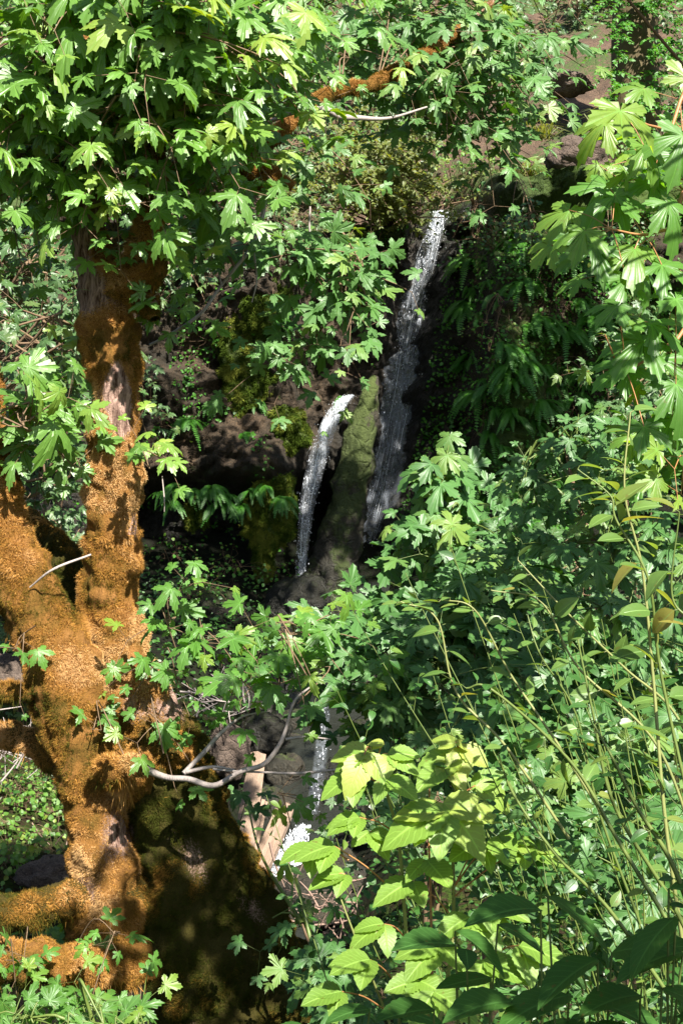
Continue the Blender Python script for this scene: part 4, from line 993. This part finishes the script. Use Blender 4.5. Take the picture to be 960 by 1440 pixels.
shoot([(1020, 1180, 2.9), (960, 1010, 2.9), (880, 930, 2.9), (800, 860, 2.9), (728, 788, 2.9)], 'pale shoot leaning far left from the right edge above the others', .055, 16)
shoot([(1000, 1260, 2.8), (920, 1060, 2.8), (830, 940, 2.8), (760, 850, 2.8), (690, 830, 2.8)], 'pale shoot leaning left just under the longest leaning shoot', .052, 18)
shoot([(880, 1200, 3.0), (800, 1060, 3.0), (720, 960, 3.0), (650, 860, 3.0), (620, 843, 3.0)], 'yellowish shoot with its nodding tip before the middle sapling', .055, 15)
shoot([(800, 1180, 3.0), (720, 1040, 3.0), (650, 960, 3.0), (600, 870, 3.0), (563, 846, 3.0)], 'leftmost yellowish shoot with leaves in front of the middle sapling', .060, 13)
shoot([(900, 1300, 3.1), (850, 1150, 3.1), (800, 1010, 3.1), (760, 920, 3.1), (740, 860, 3.1)], 'thin greenish shoot rising between the leaning pale shoots', .045, 16, sm='greenstem')
shoot([(1010, 980, 2.4), (975, 900, 2.4), (950, 830, 2.4), (955, 720, 2.4)], 'thick green shoot at the right edge with broad leaves', .080, 9, sm='greenstem')

# twiggy small-leaved shrubs filling the right slope
def wands(px, py, Y, spread, n, label, leaf=.034, lean=-.30, hgt=(.25, .75)):
    base = at(px, py, Y); base[2] = ground_z(base[0], base[1])
    root = thing('huckleberry_shrub', base, label, 'shrub', 'twiggy small leaved shrubs on the right slope')
    mb, LF = MB(), Leaves(OVATE)
    for _ in range(n):
        b0 = base + np.array([R.normal(0, spread * .4), R.normal(0, spread * .3), 0]); top = at(px + R.normal(0, spread * F / Y * .8), py - R.uniform(*hgt) * F / Y, Y + R.normal(0, .25))
        top = top + np.array([lean * R.uniform(.3, 1.1), 0, 0])
        mid = (b0 + top) / 2 + np.array([.12, 0, .1]) + rv(.04)
        Q = curve([b0, mid, top], 36); tube(mb, Q, np.linspace(.004, .0012, 36), ns=5, smoothc=False)
        for k in range(12, 36, 2):
            d = unit(Q[min(k + 1, 35)] - Q[k - 1]); s = unit(np.cross(d, rv()))
            ln = R.uniform(.06, .20) * (1.2 - k / 50); e = Q[k] + unit(s * .7 + d * .8) * ln
            tube(mb, [Q[k], e], [.0012, .0006], ns=3, smoothc=False)
            for u in np.linspace(.2, 1, max(2, int(ln / .018))):
                sg = R.choice((-1, 1)); o = unit(np.cross(e - Q[k], UP) + 1e-3) * sg + unit(e - Q[k]) * .4 + rv(.3)
                LF.leaf(Q[k] + (e - Q[k]) * u, UP * .6 + SUN * .4 + rv(.45), o, leaf * R.uniform(.6, 1.25), R.uniform(.1, .95))
    mb.build('stem', M['greenstem'], root, base); LF.build('foliage', M['small'], root, base)
for a in [(905, 1280, 3.3, .25, 5, 'twiggy shrub of tiny leaves in the right corner above the broad leaves'), (820, 1260, 3.6, .25, 5, 'twiggy shrub of tiny leaves right of the bright bramble'), (790, 1240, 4.2, .25, 4, 'twiggy shrub of tiny leaves just behind the bright bramble'),
          (950, 1170, 3.4, .2, 5, 'twiggy shrub of tiny leaves at the right edge under the shoots'), (880, 1140, 4.0, .25, 4, 'twiggy shrub of tiny leaves behind the pale leaning shoots'), (720, 1330, 3.8, .2, 8, 'low twiggy shrub of tiny leaves at the bramble foot'), (560, 1370, 4.0, .2, 6, 'low twiggy shrub of tiny leaves left of the bramble foot')]:
    wands(*a)
# darker stems crossing the lower right
for pts, lab in [([(1010, 1420, 2.5), (950, 1300, 2.5), (880, 1190, 2.5), (800, 1080, 2.5), (690, 990, 2.5), (655, 968, 2.5)], 'long dark green shoot arching left over the bright bramble'),
                 ([(1000, 1380, 2.6), (930, 1260, 2.6), (870, 1130, 2.6), (830, 1000, 2.6), (812, 900, 2.6)], 'dark green shoot rising steeply before the shaded sapling'),
                 ([(990, 1340, 2.3), (930, 1210, 2.3), (905, 1130, 2.3), (860, 1060, 2.3), (835, 1020, 2.3)], 'short green shoot close to the viewer at the right'),
                 ([(940, 1400, 2.9), (860, 1290, 2.9), (790, 1210, 2.9), (720, 1120, 2.9), (700, 1060, 2.9)], 'slim dark shoot leaning left behind the bright bramble tips')]:
    shoot(pts, lab, .038, 20, sm='greenstem', m='small', w=.005)

# --- bright bramble in the sun
BR0 = at(590, 1440, 3.4); BR0[2] = ground_z(BR0[0], BR0[1])
br = thing('bramble', BR0, 'sunlit yellow green bramble with toothed leaves in the lower middle', 'plant')
def cane(pts, w=.006, sm='palestem'):
    P = np.array([at(*p) for p in pts]); mb = MB(); tube(mb, P, np.linspace(w, w * .5, len(P)), n=40, ns=7); mb.build('stem', M[sm], br, BR0); return curve(P, 40)
foot = (590, 1560, 3.4)
c1 = cane([foot, (575, 1380, 3.4), (568, 1270, 3.4), (560, 1180, 3.38), (545, 1120, 3.36), (532, 1080, 3.35), (520, 1050, 3.34)])
c2 = cane([foot, (625, 1400, 3.42), (637, 1300, 3.42), (637, 1200, 3.4), (640, 1130, 3.4), (641, 1070, 3.4), (646, 1045, 3.4)])
c3 = cane([(610, 1480, 3.5), (605, 1250, 3.55), (603, 1180, 3.55), (604, 1090, 3.55)], .004, 'redstem')
c4 = cane([foot, (540, 1420, 3.4), (500, 1320, 3.3), (470, 1240, 3.3)], .004)
c5 = cane([foot, (660, 1400, 3.3), (720, 1300, 3.3)], .004)
LF, tw = Leaves(BERRY), MB()
def compound(px, py, Y, size, ang, n=3, stalk=None, tilt=.4, rn=.7):
    p = at(px, py, Y)
    if stalk is not None: tube(tw, [at(*stalk), (at(*stalk) + p) / 2 + UP * .01, p], [.0025, .002, .0016], ns=5)
    for k in range(n):
        a = math.radians(ang + (0, -62, 62, -120, 120)[k]); s = size * (1, .82, .82, .6, .6)[k]
        t = np.array([-math.sin(a), -.35, -math.cos(a) * .75]); LF.leaf(p, np.array([R.normal(0, .15), -.5, .6 + tilt]) + SUN * .2 + rv(.08), t, s * R.uniform(.9, 1.1), np.clip(rn + R.normal(0, .12), 0, 1))
for a in [(512, 1062, 3.32, .105, 20, 3, (520, 1052, 3.34), -.1, .9), (520, 1055, 3.34, .10, 80, 3, (530, 1080, 3.35), .3, .95), (545, 1060, 3.34, .09, -60, 3, (530, 1075, 3.35), .3, .8), (500, 1090, 3.33, .10, 60, 3, (540, 1110, 3.36), .5, .7), (545, 1095, 3.3, .09, -40, 3, (545, 1115, 3.36), .5, .75), (540, 1046, 3.34, .045, 150, 2, (530, 1070, 3.35), .2, 1.0),
          (645, 1050, 3.4, .11, 0, 2, (646, 1048, 3.4), -.2, .98), (640, 1062, 3.4, .11, 85, 2, (641, 1075, 3.4), .2, .95), (640, 1045, 3.38, .06, 160, 3, (645, 1055, 3.4), .1, 1.0), (628, 1075, 3.38, .10, 40, 2, (641, 1085, 3.4), .4, .9),
          (622, 1130, 3.3, .175, -35, 3, (638, 1160, 3.4), .25, .85), (625, 1140, 3.28, .15, 70, 3, (638, 1165, 3.4), .4, .8), (668, 1105, 3.4, .11, -70, 1, (640, 1135, 3.4), -.3, .75), (662, 1110, 3.42, .10, -150, 1, (640, 1130, 3.4), -.3, .4),
          (700, 1175, 3.3, .12, -70, 3, (640, 1245, 3.4), .8, .7), (675, 1185, 3.32, .11, 50, 3, (640, 1245, 3.4), .8, .65), (740, 1190, 3.3, .10, -60, 3, (640, 1260, 3.4), .9, .7),
          (505, 1150, 3.3, .09, 70, 3, (560, 1175, 3.38), .5, .6), (470, 1190, 3.3, .10, 80, 3, (560, 1260, 3.4), .9, .65), (440, 1190, 3.35, .10, 60, 3, (490, 1210, 3.35), .9, .6), (485, 1230, 3.3, .09, 70, 3, (470, 1240, 3.3), .7, .55), (520, 1170, 3.35, .08, -20, 3, (558, 1180, 3.38), .6, .6),
          (580, 1240, 3.35, .10, 50, 3, (636, 1290, 3.42), .7, .5), (600, 1210, 3.35, .10, -20, 3, (637, 1240, 3.4), .6, .6), (660, 1290, 3.3, .12, -20, 3, (637, 1310, 3.42), .5, .55), (690, 1270, 3.3, .11, -60, 3, (637, 1320, 3.42), .7, .5), (620, 1330, 3.25, .12, 40, 3, (630, 1350, 3.42), .6, .55), (680, 1350, 3.2, .13, -50, 3, (630, 1380, 3.42), .6, .6), (540, 1300, 3.3, .10, 60, 3, (570, 1320, 3.4), .7, .5), (520, 1350, 3.2, .11, 70, 3, (560, 1390, 3.4), .7, .55), (590, 1380, 3.2, .11, 10, 3, (590, 1400, 3.4), .5, .5), (730, 1330, 3.2, .12, -70, 3, (690, 1350, 3.3), .7, .55), (610, 1395, 3.1, .12, -40, 3, (600, 1420, 3.4), .6, .5), (480, 1395, 3.2, .10, 70, 3, (540, 1420, 3.4), .7, .45)]:
    compound(*a)
b = tw.build('leaf_stalk', M['redstem'], br, BR0); LF.build('foliage', M['bramble'], br, BR0, True)

# --- broad leaves close to the viewer along the bottom
def broad_plant(px, py, Y, leaves, label, size):
    base = at(px, py, Y); base[2] = ground_z(base[0], base[1]); root = thing('broadleaf_plant', base, label, 'plant', 'broad leaved plants along the bottom edge')
    LF, tw = Leaves(BROAD), MB()
    for (x, y, a, s, flat) in leaves:
        p = at(x, y, Y + R.normal(0, .05)); an = math.radians(a)
        tube(tw, [base, (base + p) / 2 + rv(.02), p], [.004, .003, .002], ns=5)
        LF.leaf(p, np.array([R.normal(0, .2), -.02, flat]), np.array([-math.sin(an), -.4, -math.cos(an) * .35]), size * s, R.uniform(.1, .75))
    tw.build('stem', M['greenstem'], root, base); LF.build('foliage', M['broad'], root, base, True)
broad_plant(660, 1500, 2.6, [(640, 1330, 85, 1.1, .8), (640, 1310, -60, .95, .8), (690, 1375, 70, .9, .9), (700, 1300, -80, .8, 1), (655, 1335, 5, .5, .3), (610, 1420, 60, 1, .9)], 'broad leaved plant at the bottom centre with one leaf hanging', .125)
broad_plant(800, 1520, 2.4, [(770, 1260, -85, 1, .9), (760, 1280, 80, 1, .9), (860, 1340, -60, 1.1, .8), (840, 1350, 70, 1, .9), (800, 1400, 60, 1.1, 1), (830, 1410, -70, 1, .9), (720, 1410, 70, 1, .9), (760, 1440, -20, 1, .8)], 'broad leaved plant at the bottom right of centre, the largest', .14)
broad_plant(920, 1540, 2.3, [(950, 1290, 60, 1, .9), (930, 1390, -40, 1.1, .9), (900, 1400, 70, 1, .8), (960, 1340, 80, 1, .9), (880, 1440, 30, 1.1, .8), (950, 1430, -50, 1, .9), (940, 1250, -60, .8, 1)], 'broad leaved plant in the bottom right corner', .13)
broad_plant(500, 1560, 2.8, [(520, 1420, 70, 1, .9), (470, 1440, 50, .9, .9), (560, 1425, -60, 1, .9), (540, 1450, 0, .9, .8), (430, 1445, 80, .8, .9)], 'broad leaved plant at the bottom left of centre by the trunk', .10)

def on_ground(px, py, up=0.0):
    """the spot of bare ground seen at (px, py)"""
    for Y in np.arange(6, 22, .05):
        p = at(px, py, Y)
        if p[2] <= ground_z(p[0], p[1]): return p + UP * up
    return at(px, py, 14)
# --- low bright plants on the left bank, dry twigs
gl = 'low bright plants on the left bank'
def low(px, py, rx, n, label, size=.055, grp=gl):
    p = on_ground(px, py); Y = p[1] - .15; h = rx * .6
    shrub(px, py - h * .6, Y, rx, h, .25, n, label, 'bright', size, ROUND, 'low_plant', 'plant', grp, .2, base=p - [0, 0, .03], stem=.004)
low(30, 1130, 46, 60, 'widest low bright green plant left of the trunk beside grey twigs')
low(14, 1215, 40, 50, 'low yellow green plant at the left edge above the lower limbs')
low(82, 1150, 30, 34, 'small bright green plant touching the thick limb on the left bank')
for q in [(60, 1095, 24, 20), (5, 1170, 26, 24), (100, 1215, 22, 18), (55, 1180, 20, 16), (95, 1100, 20, 16)]:
    low(*q, 'small bright green sprig among several on the left bank', .045)
shrub(30, 920, 14, 60, 50, .5, 26, 'green plant behind the thick left limb', 'bg_leaf', .10, None, 'low_plant', 'plant', gl, .35, stem=.008)
shrub(185, 1180, 11, 40, 60, .3, 24, 'green plant seen through the slit between the two trunk stems', 'bright', .07, ROUND, 'low_plant', 'plant', gl, .3, stem=.008)
shrub(510, 1400, 7.5, 70, 50, .4, 24, 'low shaded plant below the dead twigs', 'bg_leaf', .08, ROUND, 'low_plant', 'plant', 'low plants near the creek', .25, stem=.006)
shrub(460, 1345, 9.0, 50, 30, .4, 16, 'low plant at the near edge of the dead twig tangle', 'small', .06, ROUND, 'low_plant', 'plant', 'low plants near the creek', .25, stem=.006)
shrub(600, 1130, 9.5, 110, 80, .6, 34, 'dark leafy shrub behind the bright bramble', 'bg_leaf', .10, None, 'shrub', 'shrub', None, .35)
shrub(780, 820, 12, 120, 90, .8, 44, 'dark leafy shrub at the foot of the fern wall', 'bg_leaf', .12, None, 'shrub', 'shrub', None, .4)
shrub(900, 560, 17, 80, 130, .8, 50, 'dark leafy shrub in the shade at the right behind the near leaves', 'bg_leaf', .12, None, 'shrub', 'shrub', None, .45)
for px, py, lab in [(240, 790, 'dark low plant under the rock overhang beside the trunk'), (330, 810, 'dark low plant under the middle of the rock overhang'), (275, 840, 'dark low plant below the overhang above the front branch'), (390, 830, 'dark low plant at the foot of the hanging moss')]:
    p = on_ground(px, py); shrub(px, py - 14, p[1] - .2, 45, 26, .3, 26, lab, 'fern', .06, ROUND, 'low_plant', 'plant', 'dark low plants under the overhang', .25, base=p - [0, 0, .03], stem=.005)
def brush(px, py, Y, rx, ry, n, label, m='deadtwig', w=2.2):
    c = at(px, py, Y); base = c - [0, 0, ry / F * Y]; root = thing('brush_pile', base, label, 'twigs', 'tangles of dead twigs')
    for _ in range(n):
        mb = MB(); p = c + np.array([R.normal(0, rx / F * Y * .6), R.normal(0, .2), R.normal(0, ry / F * Y * .55)]); a = R.normal(0.4, .9); ln = R.uniform(.25, .8) * rx / F * Y * 1.6
        d = np.array([math.cos(a), R.normal(0, .3), math.sin(a)]); r = w / F * Y / 2 * R.uniform(.5, 1.5)
        tube(mb, [p - d * ln / 2, p + rv(.05) * ln, p + d * ln / 2], [r, r * .8, r * .4], ns=4, n=10); mb.build('twig', M[m], root, base)
brush(450, 1290, 11.9, 60, 55, 44, 'tangle of reddish dead twigs beside the white pool', 'deadtwig', 2.8)
brush(295, 985, 15, 45, 30, 34, 'grey dead twigs caught above the boulder and the split logs', 'greytwig')
brush(45, 1050, 12.6, 60, 40, 40, 'grey dead twigs hanging on the left bank behind the small limb', 'greytwig', 2.0)
brush(78, 1205, 12.2, 36, 35, 24, 'dry pinkish twigs around the pale pink stone', 'deadtwig', 2)
brush(140, 1400, 7.9, 70, 12, 6, 'few dead sticks among the leaves at the bottom left', 'deadtwig', 4)

# ground cover
LF = Leaves(ROUND)
for _ in range(5000):
    x, Y = R.uniform(-4.5, 2.5), R.uniform(15.5, 20.6); d, zc = creek_at(x, Y)
    if d < .7 or fbm((x * 1.3, Y * 1.3, 4)) < -.15: continue
    LF.leaf(np.array([x, Y, ground_z(x, Y) + R.uniform(.02, .25)]), UP + rv(.4) + FACE, rv() * [1, 1, .3], R.uniform(.03, .08), R.uniform(0, .6))
for _ in range(9000):
    Y = R.uniform(3, 20); x = R.uniform(-.36, .36) * Y; d, zc = creek_at(x, Y)
    if d < .9: continue
    LF.leaf(np.array([x, Y, ground_z(x, Y) + R.uniform(.02, .28)]), UP + rv(.4) + FACE, rv() * [1, 1, .3], R.uniform(.03, .075))
mb = MB(); LF.fill(mb); tag(mb.build('ground_cover', M['small'], None, (0, 8, H - 3), False), 'small green leaves covering the forest floor', 'ground cover', kind='stuff')

# ================================================================== LIGHT AND CAMERA
w = bpy.data.worlds.new('World'); SC.world = w; w.use_nodes = True; nt = w.node_tree; nt.nodes.clear()
sky = N(nt, 'TexSky'); sky.sky_type = 'NISHITA'; sky.sun_disc = False
sky.sun_elevation = math.asin(SUN[2]); sky.sun_rotation = math.atan2(SUN[0], SUN[1])
bg = N(nt, 'Background', Strength=.05); L(nt, sky.outputs[0], bg.inputs[0]); L(nt, bg.outputs[0], N(nt, 'OutputWorld').inputs[0])
sl = bpy.data.lights.new('sun', 'SUN'); sl.energy = 5.0; sl.angle = math.radians(.5); sl.color = (1, .95, .86)
so = bpy.data.objects.new('sun', sl); COL.objects.link(so); so.rotation_euler = Vector(SUN).to_track_quat('Z', 'Y').to_euler(); so.location = (0, 0, 30)
cam = bpy.data.cameras.new('camera'); co = bpy.data.objects.new('camera', cam); COL.objects.link(co)
co.location = (0, 0, H); co.rotation_euler = (math.radians(90), 0, 0)
cam.sensor_fit = 'HORIZONTAL'; cam.sensor_width = 36; cam.lens = F / 960 * 36; cam.clip_start = .05; cam.clip_end = 500
SC.camera = co
SC.view_settings.view_transform = 'Standard'; SC.view_settings.look = 'None'; SC.view_settings.exposure = 1.68; SC.view_settings.gamma = 1
SC.cycles.use_denoising = True
SC.cycles.max_bounces = 6; SC.cycles.transparent_max_bounces = 12; SC.cycles.diffuse_bounces = 3; SC.cycles.glossy_bounces = 2; SC.cycles.transmission_bounces = 4
